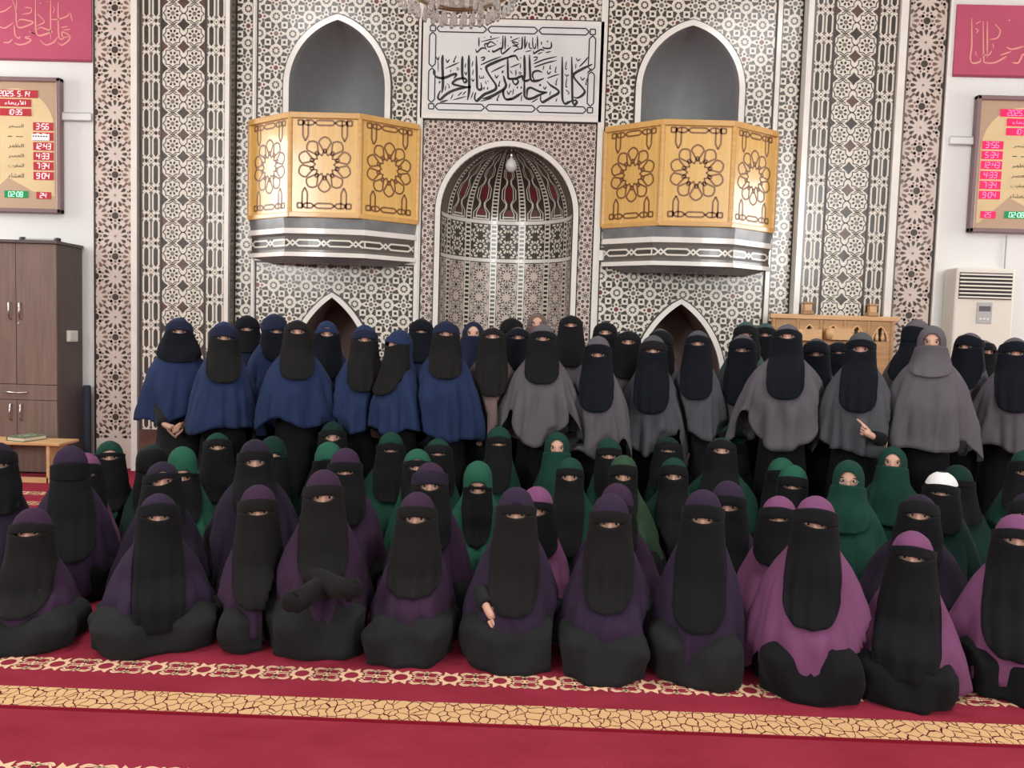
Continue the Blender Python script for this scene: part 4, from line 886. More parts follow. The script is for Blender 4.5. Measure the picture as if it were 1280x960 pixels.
mb0 = MB(); mb0.lathe([(0, -.09), (.012, -.085), (.02, -.06), (.017, -.02), (.008, .015), (.003, .035), (0, .04)], m_crystal, n=8); d0 = None
dm = None
for r, z, n in ((.44, .05, 34), (.33, -.01, 26), (.20, -.04, 16)):
    for i in range(n):
        a = 2 * pi * (i + .3) / n; loc = (r * cos(a), r * sin(a), z)
        if dm is None: o = mb0.build('crystal_drop', ch, loc); dm = o.data
        else: o = bpy.data.objects.new('crystal_drop', dm); COL.objects.link(o); o.parent = ch; o.location = loc
mb = MB(); mb.lathe([(.0, -.02), (.12, -.012), (.2, .02), (.3, .05), (.42, .10), (.42, .12), (.2, .06), (0, .04)], m_crystal, n=24); mb.build('glass_dish', ch)


# ------------------------------------------------------------------ people
def cloth(name, col, vary=.07):
    m = mat(name, col, .9, .12, vary=vary, nscale=5, bump=.25, bscale=420, sheen=.03); return m
C = {'blue': cloth('blue_cloth', srgb(38, 51, 82)), 'navy': cloth('navy_cloth', srgb(32, 38, 58)),
     'grey': cloth('grey_cloth', srgb(92, 89, 94)), 'slate': cloth('slate_cloth', srgb(78, 80, 84)), 'taupe': cloth('taupe_cloth', srgb(108, 92, 88)), 'teal': cloth('grey_green_cloth', srgb(62, 84, 84)),
     'green': cloth('green_cloth', srgb(26, 62, 51)), 'bright': cloth('bright_green_cloth', srgb(38, 88, 69)), 'olive': cloth('olive_cloth', srgb(50, 74, 54)), 'deep': cloth('deep_green_cloth', srgb(20, 46, 40)),
     'purple': cloth('purple_cloth', srgb(50, 38, 58)), 'plum': cloth('plum_cloth', srgb(57, 39, 60)), 'dusk': cloth('dark_purple_cloth', srgb(40, 33, 48)), 'mauve': cloth('mauve_cloth', srgb(118, 72, 106)),
     'black': cloth('black_cloth', srgb(23, 24, 26)), 'ink': cloth('blue_black_cloth', srgb(18, 22, 29)), 'soot': cloth('brown_black_cloth', srgb(29, 28, 28)),
     'char': cloth('charcoal_cloth', srgb(37, 38, 39)), 'white': cloth('white_cloth', srgb(228, 228, 226))}

def skin_mesh(nodes, edges, roots):
    """nodes: name -> (x,y,z,r); one continuous surface per chain, grown with the Skin modifier"""
    names = list(nodes); bm = bmesh.new(); V = {n: bm.verts.new(nodes[n][:3]) for n in names}
    for a, b in edges: bm.edges.new((V[a], V[b]))
    me = bpy.data.meshes.new('tmp'); bm.to_mesh(me); bm.free()
    o = bpy.data.objects.new('tmp', me); COL.objects.link(o); o.modifiers.new('s', 'SKIN')
    for i, n in enumerate(names):
        sv = me.skin_vertices[0].data[i]; sv.radius = (nodes[n][3], nodes[n][3]); sv.use_root = n in roots
    sub = o.modifiers.new('u', 'SUBSURF'); sub.levels = 1; sub.render_levels = 1
    m2 = bpy.data.meshes.new_from_object(o.evaluated_get(bpy.context.evaluated_depsgraph_get()))
    v = np.zeros(len(m2.vertices) * 3); m2.vertices.foreach_get('co', v); f = [tuple(p.vertices) for p in m2.polygons]
    bpy.data.objects.remove(o); bpy.data.meshes.remove(me); bpy.data.meshes.remove(m2)
    return v.reshape(-1, 3), f

def hand_nodes(N, E, roots, key, wrist, d, side, nrm, curl):
    """palm and five fingers: d along the hand, side towards the thumb, nrm out of the back of the hand"""
    w_, d, side, nrm = Vector(wrist), Vector(d).normalized(), Vector(side).normalized(), Vector(nrm).normalized()
    N[key + 'palm'] = (*(w_ + d * .045), .026); E.append((key + 'wrist', key + 'palm'))
    N[key + 'palm2'] = (*(w_ + d * .078), .024); E.append((key + 'palm', key + 'palm2'))
    for k, (off, ln) in enumerate(((.026, .070), (.009, .078), (-.009, .072), (-.025, .058))):
        p = w_ + d * .066 + side * off; pr = None; dr = d; a = 0
        for j, t in enumerate((0, .42, .32, .26)):
            if j: a += curl * (.7 if j == 1 else 1.0); dr = d * cos(a) - nrm * sin(a); p = p + dr * ln * t
            nm = '%sf%d%d' % (key, k, j); N[nm] = (*p, (.0095, .0085, .0078, .0066)[j])
            if pr: E.append((pr, nm))
            else: roots.add(nm)
            pr = nm
    p = w_ + d * .025 + side * .018; pr = None
    for j, (a, ln) in enumerate(((0, 0), (.9, .035), (.6, .028), (.35, .022))):
        a *= .35 if curl > .8 else 1
        dr = d * cos(a) + side * sin(a) - nrm * ((.6 if curl > .8 else .25) * curl * j); p = p + dr * ln; nm = '%st%d' % (key, j); N[nm] = (*p, (.012, .0105, .009, .0075)[j])
        if pr: E.append((pr, nm))
        else: roots.add(nm)
        pr = nm

def head_mesh(top, sc=1.0):
    """head with face, nominal size; top is the z of the cloth top"""
    nu, nv = 40, 30; cz = top - .118; G = np.zeros((nv + 1, nu, 3))
    for i in range(nv + 1):
        e = pi / 2 - pi * i / nv
        for j in range(nu):
            a = 2 * pi * j / nu; x = .074 * cos(e) * sin(a); y = -.092 * cos(e) * cos(a); z = .104 * sin(e)
            fr = max(0, cos(a)) * cos(e)
            if z < -.03: x *= 1 - .38 * ((-z - .03) / .075) ** 1.3; y *= 1 - .10 * ((-z - .03) / .075)
            g = lambda cx, c_z, wx, wz: math.exp(-((x - cx) / wx) ** 2 - ((z - c_z) / wz) ** 2)
            if fr > .2:
                y -= .020 * g(0, -.034, .013, .020) + .009 * g(0, -.012, .010, .022) + .004 * (g(.03, .013, .02, .007) + g(-.03, .013, .02, .007))
                y += .009 * (g(.031, -.006, .015, .010) + g(-.031, -.006, .015, .010))
                y -= .006 * g(0, -.064, .020, .006) + .005 * g(0, -.075, .018, .006) - .006 * g(0, -.0695, .022, .0022); y -= .006 * g(0, -.095, .018, .010)
            G[i, j] = (x, y, cz + z)
    return G
def body_proto(pose, arms=None):
    N = {}; E = []; roots = {'pelvis'}
    def add(n, p, r, to=None):
        N[n] = (*p, r)
        if to: E.append((to, n))
    if pose == 'S':
        T = 1.60; add('pelvis', (0, 0, .86), .115); add('waist', (0, 0, 1.02), .10, 'pelvis'); add('chest', (0, 0, 1.18), .115, 'waist'); add('neck0', (0, .01, 1.32), .05, 'chest'); add('neck', (0, .0, 1.40), .046, 'neck0')
        A = arms or {}
        for k, s in (('l', -1), ('r', 1)):
            add(k + 'sh', (s * .095, .01, 1.25), .036, 'chest'); el, wr = A.get(k, ((s * .15, .02, 1.04), (s * .03, -.095, 1.03)))
            add(k + 'el', el, .036, k + 'sh'); add(k + 'wrist', wr, .023, k + 'el')
            add(k + 'hip', (s * .075, 0, .80), .08, 'pelvis'); add(k + 'kn', (s * .085, -.015, .45), .052, k + 'hip'); add(k + 'an', (s * .09, .02, .08), .034, k + 'kn'); add(k + 'toe', (s * .10, -.12, .03), .026, k + 'an')
    else:
        T = .85; add('pelvis', (0, .08, .17), .12); add('waist', (0, .05, .30), .10, 'pelvis'); add('chest', (0, .02, .45), .11, 'waist'); add('neck0', (0, .01, .575), .05, 'chest'); add('neck', (0, .0, .65), .046, 'neck0')
        A = arms or {}
        for k, s in (('l', -1), ('r', 1)):
            add(k + 'sh', (s * .095, .02, .505), .036, 'chest'); el, wr = A.get(k, ((s * .135, .0, .33), (s * .03, -.10, .30)))
            add(k + 'el', el, .036, k + 'sh'); add(k + 'wrist', wr, .023, k + 'el')
            add(k + 'hip', (s * .085, .06, .15), .075, 'pelvis'); add(k + 'kn', (s * .12, -.20, .09), .055, k + 'hip'); add(k + 'an', (s * .10, .12, .05), .034, k + 'kn'); add(k + 'toe', (s * .09, .20, .03), .026, k + 'an')
    for k, s in (('l', -1), ('r', 1)):
        e, w_ = Vector(N[k + 'el'][:3]), Vector(N[k + 'wrist'][:3]); d = (w_ - e).normalized()
        hd = (arms or {}).get(k + 'hand', ((-s, -.15, -.15), (0, 0, 1), (0, -1, 0), .3) if not arms or k not in arms else (d, (-s, 0, 0), (0, -.6, .8), .35))
        hand_nodes(N, E, roots, k, w_, *hd)
    v, f = skin_mesh(N, E, roots)
    return T, v, f, {k: Vector(n[:3]) for k, n in N.items() if k in ('lel', 'rel', 'lwrist', 'rwrist', 'lsh', 'rsh')}
PROTO = {}
def proto(pose, key=None, arms=None):
    if (pose, key) not in PROTO: PROTO[(pose, key)] = body_proto(pose, arms)
    return PROTO[(pose, key)]

D_ = np.array([0, .004, .012, .03, .06, .095, .14, .18, .215, .25, .29, .34, .42, .55, .72, .95])
A_w = np.array([0, .022, .040, .064, .083, .093, .096, .096, .098, .108, .128, .154, .190, .230, .264, .288])
F_w = np.array([0, .024, .044, .070, .092, .103, .106, .108, .112, .122, .134, .147, .160, .172, .182, .190])
B_w = np.array([0, .024, .044, .070, .094, .106, .106, .102, .100, .108, .122, .136, .147, .155, .162, .168])
sm = lambda t: t * t * (3 - 2 * t)
def S01(x, a, b): return sm(np.clip((np.asarray(x, float) - a) / (b - a), 0, 1))

from mathutils import noise as mnoise
def rough(G, amp, freq, seed, w=None):
    R_, C_ = G.shape[:2]
    for i in range(R_):
        for j in range(C_):
            k = amp * (1 if w is None else w[i, j])
            if k < 1e-4: continue
            x, y, z = G[i, j]; l = sqrt(x * x + y * y) + 1e-6; n = mnoise.noise((x * freq + seed, y * freq, z * freq * .45)) * k
            G[i, j, 0] += x / l * n; G[i, j, 1] += y / l * n
ENV = []                                        # what is already there: centre, radius table over height and bearing
NZ, NT, ZM = 44, 72, 1.75
def radius_of(e, x, y, z):
    dx, dy = x - e[0], y - e[1]; r = np.hypot(dx, dy)
    u = np.clip(z / ZM * NZ - .5, 0, NZ - 1.001); i = u.astype(int); u -= i; v = (np.arctan2(dy, dx) + pi) / (2 * pi) * NT - .5; j = np.floor(v).astype(int); v -= j
    T_ = e[2]; j0, j1 = j % NT, (j + 1) % NT
    return r, (T_[i, j0] * (1 - v) + T_[i, j1] * v) * (1 - u) + (T_[i + 1, j0] * (1 - v) + T_[i + 1, j1] * v) * u
def settle(o, yaw):
    """cloth gives way where it would run into the people already placed in front"""
    cx, cy = o.location.x, o.location.y; c, s_ = cos(yaw), sin(yaw)
    near = [e for e in ENV if math.hypot(e[0] - cx, e[1] - cy) < 1.05]; allv = []
    for q in [o] + list(o.children):
        me = q.data; v = np.zeros(len(me.vertices) * 3); me.vertices.foreach_get('co', v); v = v.reshape(-1, 3)
        lx, ly = v[:, 0].copy(), v[:, 1].copy(); wx, wy = cx + c * lx - s_ * ly, cy + s_ * lx + c * ly
        mg = .030 if q is o else {'dress': .024, 'cloak': .016, 'sleeve': .012}.get(q.name.split('.')[0], .010)
        t = np.ones(len(v)); todo = np.ones(len(v), bool)
        for k in range(64):
            hit = np.zeros(len(v), bool)
            for e in near:
                r, R = radius_of(e, cx + (wx - cx) * t, cy + (wy - cy) * t, v[:, 2]); hit |= (R > 0) & (r < R + mg)
            if not hit.any(): break
            t[hit] -= .015
        t = np.maximum(t, .04); v[:, 0] = lx * t; v[:, 1] = ly * t
        if near and (t < 1).any(): me.vertices.foreach_set('co', v.ravel()); me.update()
        allv.append(np.stack([cx + c * v[:, 0] - s_ * v[:, 1], cy + s_ * v[:, 0] + c * v[:, 1], v[:, 2]], 1))
    V = np.concatenate(allv); r = np.hypot(V[:, 0] - cx, V[:, 1] - cy); R = np.zeros((NZ, NT))
    i = np.clip((V[:, 2] / ZM * NZ).astype(int), 0, NZ - 1); j = ((np.arctan2(V[:, 1] - cy, V[:, 0] - cx) + pi) / (2 * pi) * NT).astype(int) % NT
    np.maximum.at(R, (i, j), r)
    R2 = R.copy()
    for di in (-1, 0, 1):
        for dj in (-1, 0, 1):
            A = np.roll(R, dj, 1)
            if di: A = np.roll(A, di, 0); A[0 if di == 1 else -1] = 0
            R2 = np.maximum(R2, A)
    ENV.append((cx, cy, R2))
COUNT = {'n': 0}
def person(pose, px, top, Y, eye, veil, hem, width, col, cap, label, group, half=False, pt=0.0, yaw=0.0, slit=None, tilt=0.0, bcol=None, vcol=None, dress=None, key=None, arms=None, sleeves=(), shape=1.0, hw=.120, head=.9, wing=.05, slx=0, sw=1.0, scol=None, vw=1.0, noeye=False, hood=False, band=None, extra=None, fwd=None):
    r = np.random.default_rng(1000 + COUNT['n']); COUNT['n'] += 1
    P = at(px, top, Y); H = P.z; pxm = Y / F
    s = head; de = (eye - top) * pxm * .97; dv = (veil - top) * pxm if veil else .4; dh = (hem - top) * pxm
    dh = min(dh, H - .05); ds = lambda d: d / s
    an = np.interp(dh / s, D_, A_w) * s; bw = np.clip((width * 1.07 * pxm / 2) / an, .75, 1.4) if width else 1.0
    kn = pose == 'K'
    def blend(d): return 1 + (bw - 1) * S01(d, .20 * s, .36 * s)
    lap = .15
    def aw(d): return np.interp(d / s, D_, A_w) * s * blend(d)
    def ff(d):
        f = np.interp(d / s, D_, F_w) * s * (1 + (bw - 1) * .5 * S01(d, .2 * s, .4 * s))
        if kn: f = f + lap * s * S01(d, .36, max(.44, H - .20))
        else: f = f + .035 * S01(d, .3, .55)
        return f
    def bb(d):
        return np.interp(d / s, D_, B_w) * s
    root_loc = (P.x, Y, 0)
    # body: one mesh, sized so that the head top meets the cloth
    T, bv, bf, jt = proto(pose, key, arms)
    eoff = np.clip(de - .125 * s, -.02, .05)
    def fit(p):
        p = np.asarray(p, float).reshape(-1, 3); d = T - p[:, 2]
        k1 = de + .145 * s
        z = np.where(d < .125, H - d * de / .125, np.where(d < .27, H - de - (d - .125) * s, (H - k1) * (T - d) / (T - .27)))
        return np.stack([p[:, 0] * s, p[:, 1] * s, z], 1)
    mb = MB(); mb.add(fit(bv).tolist(), bf, m_skin, True)
    G = head_mesh(T); g2 = fit(G.reshape(-1, 3)).reshape(G.shape); mb.grid(g2, m_skin, closed_u=True)
    for sx in (-1, 1):
        def ell(cx, cy, cz, rx, ry, rz, m, n=10):
            L = [(cx + rx * cos(e) * sin(a), cy - ry * cos(e) * cos(a), cz + rz * sin(e)) for e in np.linspace(-pi / 2, pi / 2, 6) for a in np.linspace(0, 2 * pi, n, endpoint=False)]
            gg = fit(L).reshape(6, n, 3); mb.grid(gg, m, closed_u=True)
        zc = T - .125
        ell(sx * .0315, -.0745, zc, .0150, .0075, .0072, m_eye); ell(sx * .0315, -.0795, zc, .0068, .0045, .0068, m_iris)
        ell(sx * .0320, -.0775, zc + .0078, .0172, .0060, .0022, m_brow); ell(sx * .0325, -.0825, zc + .0205, .0205, .0060, .0036, m_brow)
    yaw += -math.atan2(P.x, Y); o = mb.build('person', None, root_loc, yaw); tag(o, label, 'person', group)
    # cloak: one draped sheet from crown to hem with the face left open
    nth, nr = 108, 36; th = np.linspace(-pi, pi, nth, endpoint=False); ph = r.uniform(0, 2 * pi, 8); amp = r.uniform(.8, 1.25); gv = [(c_ + r.uniform(-.16, .16), r.uniform(.05, .10), r.uniform(.05, .11), r.uniform(.26, .5), r.uniform(-.35, .35)) for c_ in np.linspace(-2.6, 2.6, 13)]
    at_ = np.abs(th); hemf = dh * (1 + .035 * np.sin(3 * th + ph[0]) + .02 * np.sin(5 * th + ph[1]))
    if pt: hemf = hemf * (1 + pt * (.13 * np.exp(-(th / .42) ** 2) - .17 * np.exp(-((at_ - .95) / .22) ** 2) + .05 * np.exp(-((at_ - 1.6) / .3) ** 2)))
    if wing: hemf = hemf * (1 + wing * (np.exp(-((at_ - 1.35) / .28) ** 2) * (1 + .3 * np.sin(3 * th + ph[7]))))
    if kn: hemf = hemf + S01(at_, 1.5, 2.4) * max(0, (H - .06 - dh)) * .9
    hemf = np.minimum(hemf, H - .03)
    rows = np.concatenate([np.array([0, .006, .018, .034]), np.linspace(.05, 1, nr - 4)])
    G = np.zeros((nr, nth, 3)); DD = np.zeros((nr, nth))
    for i, t in enumerate(rows):
        d = np.where(t < .05, t * 1.0, t * hemf) if i > 3 else np.full(nth, rows[i])
        if i <= 3: d = np.full(nth, (0, .006, .018, .034)[i] * s)
        else: d = .05 * s + (hemf - .05 * s) * (t - .05) / .95
        w_ = S01(d, .24 * s, .62)
        fold = (np.sin(7 * th + ph[2] + 1.2 * d) + .8 * np.sin(11 * th + ph[3] - 2 * d) + .55 * np.sin(17 * th + ph[4] + 3 * d)) * (.026 if kn else .034) * amp * w_
        fold += .06 * w_ * np.exp(-((at_ - 1.45) / .30) ** 2) - .06 * w_ * np.exp(-((at_ - .95) / .14) ** 2)
        for g0, gw, gd, gs, gk in gv: fold -= gd * (1 if kn else 1.35) * S01(d, gs * s, gs * s + .3) * np.exp(-((th - g0 - gk * (d - .4)) / gw) ** 2)
        fold = fold * (1 - .7 * np.exp(-(th / .75) ** 4) * (1 - S01(d, dv - .02, dv + .12)))
        a = aw(d); f = ff(d); b = bb(d)
        c_, s_ = np.cos(th), np.sin(th)
        x = a * s_ * (1 + fold); y = np.where(c_ > 0, -f * c_, -b * c_) * (1 + fold)
        G[i, :, 0] = x; G[i, :, 1] = y; G[i, :, 2] = H - d; DD[i] = d
    cd, rd, rp = de - .006, .052 * s, .74
    if half: cd, rd, rp = de - .004, .058 * s, .66
    if noeye: rd = .03 * s
    rough(G, .030, 7.0, COUNT['n'] * 3.1, S01(DD, .3 * s, .6) * (1 - .7 * np.exp(-(th[None, :] / .75) ** 4) * (1 - S01(DD, dv - .02, dv + .12)))); rough(G, .010, 16.0, COUNT['n'] * 5.7, S01(DD, .3 * s, .55))
    # open the face: snap the ring of points nearest the opening onto an ellipse
    U = th[None, :] / rp; Vv = (DD - cd) / rd; q = np.sqrt(U ** 2 + Vv ** 2); inn = q < 1
    mask = np.zeros((nr - 1, nth), bool)
    for i in range(nr - 1):
        n2 = np.roll(inn[i], -1), np.roll(inn[i + 1], -1); mask[i] = inn[i] & inn[i + 1] & n2[0] & n2[1]
    for i, j in zip(*np.where(inn)):
        if mask[max(i - 1, 0):i + 1, [j - 1, j]].all(): continue
        k = 1 / max(q[i, j], .05); tt = th[j] * k; dd = cd + (DD[i, j] - cd) * k
        if abs(tt) > 1.2: continue
        G[i, j] = (float(aw(dd)) * sin(tt), -float(ff(dd)) * cos(tt), H - dd)
    mb = MB(); mb.grid(G, C[col], closed_u=True, mask=mask); k_ = mb.build('cloak', o); so = k_.modifiers.new('thickness', 'SOLIDIFY'); so.thickness = .003; so.offset = 0
    # veil
    am = lambda d: float(aw(d)) + .004
    vs = slit if slit is not None else .0135; xs = .064 * s
    vc = vcol or ('black' if not half else col)
    phm = (RAD(62) if hood else RAD(92)) if not half else RAD(70); phb_ = RAD(60) if hood else RAD(104); nc = 33; cs = np.linspace(-1, 1, nc)
    def slitz(x): return np.clip(1 - (np.abs(x) / xs) ** 2.2, 0, 1)
    off = .008
    def surf(phi, d, o_): return (float(aw(d) + o_) * sin(phi), -float(ff(d) + o_) * cos(phi), H - d)
    mb = MB()
    if not half:
        nu = 9; GG = np.zeros((nu, nc, 3)); phb = phb_
        for j, c in enumerate(cs):
            phi = c * phb; x = float(aw(de)) * sin(phi); tilt_d = tilt * x
            d1 = de - tilt_d - (0 if noeye else vs * slitz(x)) - .001; d0 = min(cap + .038 * (1 - cos(phi)) * s, d1 - .006)
            for i in range(nu): GG[i, j] = surf(phi, d0 + (d1 - d0) * i / (nu - 1), off + .003)
        mb.grid(GG, C[bcol or vc])
    nv_ = 26; GG = np.zeros((nv_, nc, 3)); Wb = hw * (1.0 if hood else 1.26) * s * vw; p7 = r.uniform(0, 6.28, 3)
    for j, c in enumerate(cs):
        phi = c * phm; x0 = float(aw(de) + off) * sin(phi); tilt_d = tilt * x0
        dt = de - tilt_d + ((vs * slitz(x0) - .001) if not half else (.020 + .018 * abs(c) ** 2))
        if noeye: dt = de - .002
        db = dv * (1 - .26 * abs(c) ** 2.6 * shape) if not half else dv * (1 - .1 * abs(c) ** 2); db = max(db, dt + .03)
        for i in range(nv_):
            t = i / (nv_ - 1); d = dt + (db - dt) * t
            wl = min(1, max(0, (d - de) / max(.12, (dv - de) * .75))); wl = wl * (.55 + .45 * wl); W = float(aw(de) + off) * (sin(phm) if phm < pi / 2 else 1) * (1 - wl) + Wb * wl
            W *= 1 - .14 * S01(t, .6, 1) * shape
            x = sin(phi) * W / (sin(phm) if phm < pi / 2 else 1); A_c = max(am(d), W); dd = max(d, .13 * s)
            fr = float(ff(dd)) + off + .020 * float(S01(d, .2, .5))
            y = -fr * sqrt(max(0, 1 - min(1, abs(x) / (A_c + .004)) ** 2)) if abs(phi) < pi / 2 else 0
            y -= (.006 * sin(5 * phi * 2 + p7[0]) + .004 * sin(11 * phi + p7[1])) * float(S01(d, de + .05, .45))
            GG[i, j] = (x, y, H - d)
    mb.grid(GG, C[vc]); v_ = mb.build('face_veil', o); so = v_.modifiers.new('thickness', 'SOLIDIFY'); so.thickness = .003; so.offset = -1
    if band:                                     # pale under-cap that shows above the veil
        GG = np.array([[surf(c * RAD(80), .004 + (cap + .012 - .004) * t - .0, .0065) for c in np.linspace(-1, 1, 21)] for t in np.linspace(0, 1, 6)]); mb = MB(); mb.grid(GG, C[band]); q_ = mb.build('headband', o); q_['label'] = 'white headband'
    # dress
    mb = MB(); dcol = dress or 'black'
    if not kn:
        nt = 48; tt = np.linspace(-pi, pi, nt, endpoint=False); GG = np.zeros((20, nt, 3)); d0 = .29 * s
        for i in range(20):
            t = i / 19; z = (H - d0) * (1 - t) + .006 * t; a = np.interp(t, [0, .12, .35, .6, 1], [.115, .135, .15, .18, .23]) * s; b = np.interp(t, [0, .12, .35, .6, 1], [.085, .10, .115, .14, .18]) * s
            fo = 1 + .05 * S01(t, .3, 1) * (np.sin(8 * tt + ph[5]) + .6 * np.sin(13 * tt + ph[6]))
            GG[i, :, 0] = a * np.sin(tt) * fo; GG[i, :, 1] = -b * np.cos(tt) * fo; GG[i, :, 2] = z
        mb.grid(GG, C[dcol], closed_u=True)
    else:
        nt = 84; tt = np.linspace(-pi, pi, nt, endpoint=False); rowsz = 26; GG = np.zeros((rowsz, nt, 3)); kh = min(.30, (H - .15) * .40); fw_ = fwd or .33
        hw2 = (np.clip(width * pxm / 2, .17, .27) if width else .22) * sw
        for i in range(rowsz):
            t = i / (rowsz - 1); u = t
            z = .004 + kh * np.sin(u * pi / 2) ** .9 + (max(0, (H * .5 - kh)) * S01(u, .75, 1))
            R_ = 1.0 - .03 * (1 - u) ** 6 + .05 * np.sin(min(1, u * 1.6) * pi) - .62 * S01(u, .35, 1)
            cy = -.06 * s + .06 * u
            f_ = fw_ * s * R_; b_ = .26 * s * R_
            n_e = .78
            cx, sx_ = np.sign(np.cos(tt)) * np.abs(np.cos(tt)) ** n_e, np.sign(np.sin(tt)) * np.abs(np.sin(tt)) ** n_e
            fo = 1 - .20 * np.exp(-(tt / .22) ** 2) * .6 * np.sin(min(1, u * 1.1 + .1) * pi) + .07 * np.exp(-((np.abs(tt) - .7) / .3) ** 2) * np.sin(min(1, u * 1.2) * pi) - .05 * np.exp(-((np.abs(tt) - 1.25) / .12) ** 2) + .018 * np.sin(6 * tt + ph[5] + 3 * u) + .014 * np.sin(9 * u * pi * .5 + ph[6]) * S01(np.abs(tt), 0, 1)
            GG[i, :, 0] = hw2 * R_ * sx_ * fo; GG[i, :, 1] = cy + np.where(cx > 0, -f_ * cx, -b_ * cx) * fo; GG[i, :, 2] = z + 0 * tt
        rough(GG, .045, 5.5, COUNT['n'] * 2.3); rough(GG, .026, 12.0, COUNT['n'] * 1.7); mb.grid(GG, C[dcol], closed_u=True)
    d_ = mb.build('dress', o); so = d_.modifiers.new('thickness', 'SOLIDIFY'); so.thickness = .003; so.offset = -1
    for k in sleeves:
        e, w_ = fit([tuple(jt[k + 'el'])])[0], fit([tuple(jt[k + 'wrist'])])[0]; e, w_ = Vector(e), Vector(w_)
        mb = MB(); u_ = (w_ - e).normalized(); pth = [e + (w_ - e) * t for t in (.35, .6, .8, .96)] + [w_ + u_ * (slx - .004)]; rr_ = [.046, .046, .042, .040, .030]
        if slx > .1: pth = [e + (w_ - e) * t for t in (.2, .45, .7, .95)] + [w_ + u_ * .09, w_ + u_ * slx + Vector((0, .012, 0)), w_ + u_ * (slx + .03) + Vector((0, .05, 0)), w_ + u_ * (slx + .035) + Vector((0, .13, 0))]; rr_ = [.050, .053, .052, .050, .048, .046, .042, .035]
        mb.tube(pth, rr_, C[scol or dcol], 14); mb.build('sleeve', o)
    if extra: extra(o, H, de, s, fit, T)
    settle(o, yaw)
    return o
def glasses(o, H, de, s, fit, T):
    mb = MB()
    for sx in (-1, 1):
        pts = fit([(sx * .033 + .022 * cos(a), -.104 + .006 * abs(cos(a)), T - .128 + .016 * sin(a)) for a in np.linspace(0, 2 * pi, 18, endpoint=False)]); mb.tube([tuple(p) for p in pts], .0018, m_chrome, 6, True)
    pts = fit([(-.011, -.106, T - .124), (0, -.109, T - .122), (.011, -.106, T - .124)]); mb.tube([tuple(p) for p in pts], .0018, m_chrome, 6)
    for sx in (-1, 1): mb.tube([tuple(p) for p in fit([(sx * .055, -.10, T - .124), (sx * .074, -.05, T - .122)])], .0018, m_chrome, 6)
    mb.build('glasses', o)

GB, GG_, GN, GP, GM = 'standing people in blue cloaks', 'standing people in grey cloaks', 'seated people in green cloaks', 'seated people in dark purple cloaks', 'seated people in mauve cloaks'
clasp = dict(l=((-.15, -.06, .99), (-.115, -.25, .79)), r=((.19, -.03, 1.0), (.075, -.27, .80)),
             lhand=((.8, -.1, -.35), (.2, .3, -.9), (-.2, -.9, .3), .5), rhand=((-.8, -.1, -.3), (-.2, .3, -.9), (.2, -.9, .3), .5))
fist = dict(r=((.20, -.10, .86), (.115, -.285, .90)), rhand=((-.65, -.25, .35), (.2, -.2, .9), (.3, -.9, -.2), 1.15))
hang = dict(l=((-.20, -.03, 1.0), (-.18, -.14, .80)), lhand=((.15, -.4, -.9), (.3, -.8, .3), (-.9, -.3, .1), .5))
cross = dict(l=((-.11, -.08, .345), (.04, -.335, .355)), r=((.11, -.08, .345), (-.04, -.36, .335)), lhand=((.15, -.235, .01), (.255, .15, 0), (0, 0, 1), .1), rhand=((-.15, -.26, -.01), (-.28, .15, 0), (0, 0, 1), .1))
knee = dict(l=((-.17, -.06, .34), (-.135, -.25, .30)), lhand=((.45, -.5, -.55), (.6, .3, .4), (-.3, -.5, .8), .45))
rows = []
PEOPLE = []; DEPTH_K = 1.0
def st(x, top, Y, eye, veil, hem, w_, col, cap, label, **k): PEOPLE.append(('S', x, top, Y, eye, veil, hem, w_, col, cap, label, GB if col in ('blue', 'navy') else GG_, k))
def kn(x, top, Y, eye, veil, hem, w_, col, cap, label, **k): PEOPLE.append(('K', x, top, Y, eye, veil, hem, w_, col, cap, label, {'mauve': GM}.get(col, GP if col in ('purple', 'plum', 'dusk') else GN), k))

# standing, in blue
st(224, 397, 5.85, 415, 452, 522, 92, 'blue', .02, 'standing person in blue cloak at the far left end, both hands clasped low in front', bcol='navy', vcol='ink', vw=1.35, key='clasp', arms=clasp, sleeves='lr', dress='char')
st(280, 402, 5.6, 423, 477, 535, 86, 'blue', .028, 'standing person in blue cloak with long brown-black veil, second from the left end', bcol='navy', vcol='soot', tilt=-.05)
st(309, 394, 6.35, 412, 440, 530, 84, 'navy', .012, 'person in navy head cloth peering between the second and third blue cloaks from the left', bcol='ink', vcol='black')
st(343, 392, 6.2, 415, 450, 528, 88, 'blue', .012, 'tall person in blue cloak standing behind, head turned right, near the low left arch', bcol='navy', vcol='ink', yaw=RAD(14))
st(372, 400, 5.6, 415, 473, 527, 97, 'blue', .008, 'broad standing person in blue cloak with black forehead band beside the low left arch', bcol='soot', vcol='soot', slit=.016)
st(409, 401, 6.2, 418, 472, 532, 84, 'blue', .058, 'person with bright blue cap above the eyes standing inside the low left arch', bcol='blue', vcol='ink', slit=.019)
st(456, 406, 5.75, 425, 488, 533, 88, 'blue', .035, 'standing person in blue cloak with long black veil right of the low left arch', bcol='navy', vcol='soot')
st(500, 412, 5.6, 431, 493, 536, 72, 'blue', .05, 'standing person in blue cloak with head turned sharply left', bcol='blue', vcol='soot', yaw=RAD(-48))
st(527, 398, 6.3, 415, 452, 532, 82, 'navy', .012, 'person with navy head cloth standing behind, just left of the tiled prayer niche', bcol='ink', vcol='ink', slit=.01)
st(558, 401, 5.6, 418, 472, 545, 94, 'blue', .012, 'standing person in blue cloak with wide left sleeve in front of the niche edge', bcol='navy', vcol='soot')
st(592, 402, 6.2, 417, 470, 532, 84, 'navy', .0, 'person in navy hood with bare forehead and eyes, last of the blue cloaks', half=True)
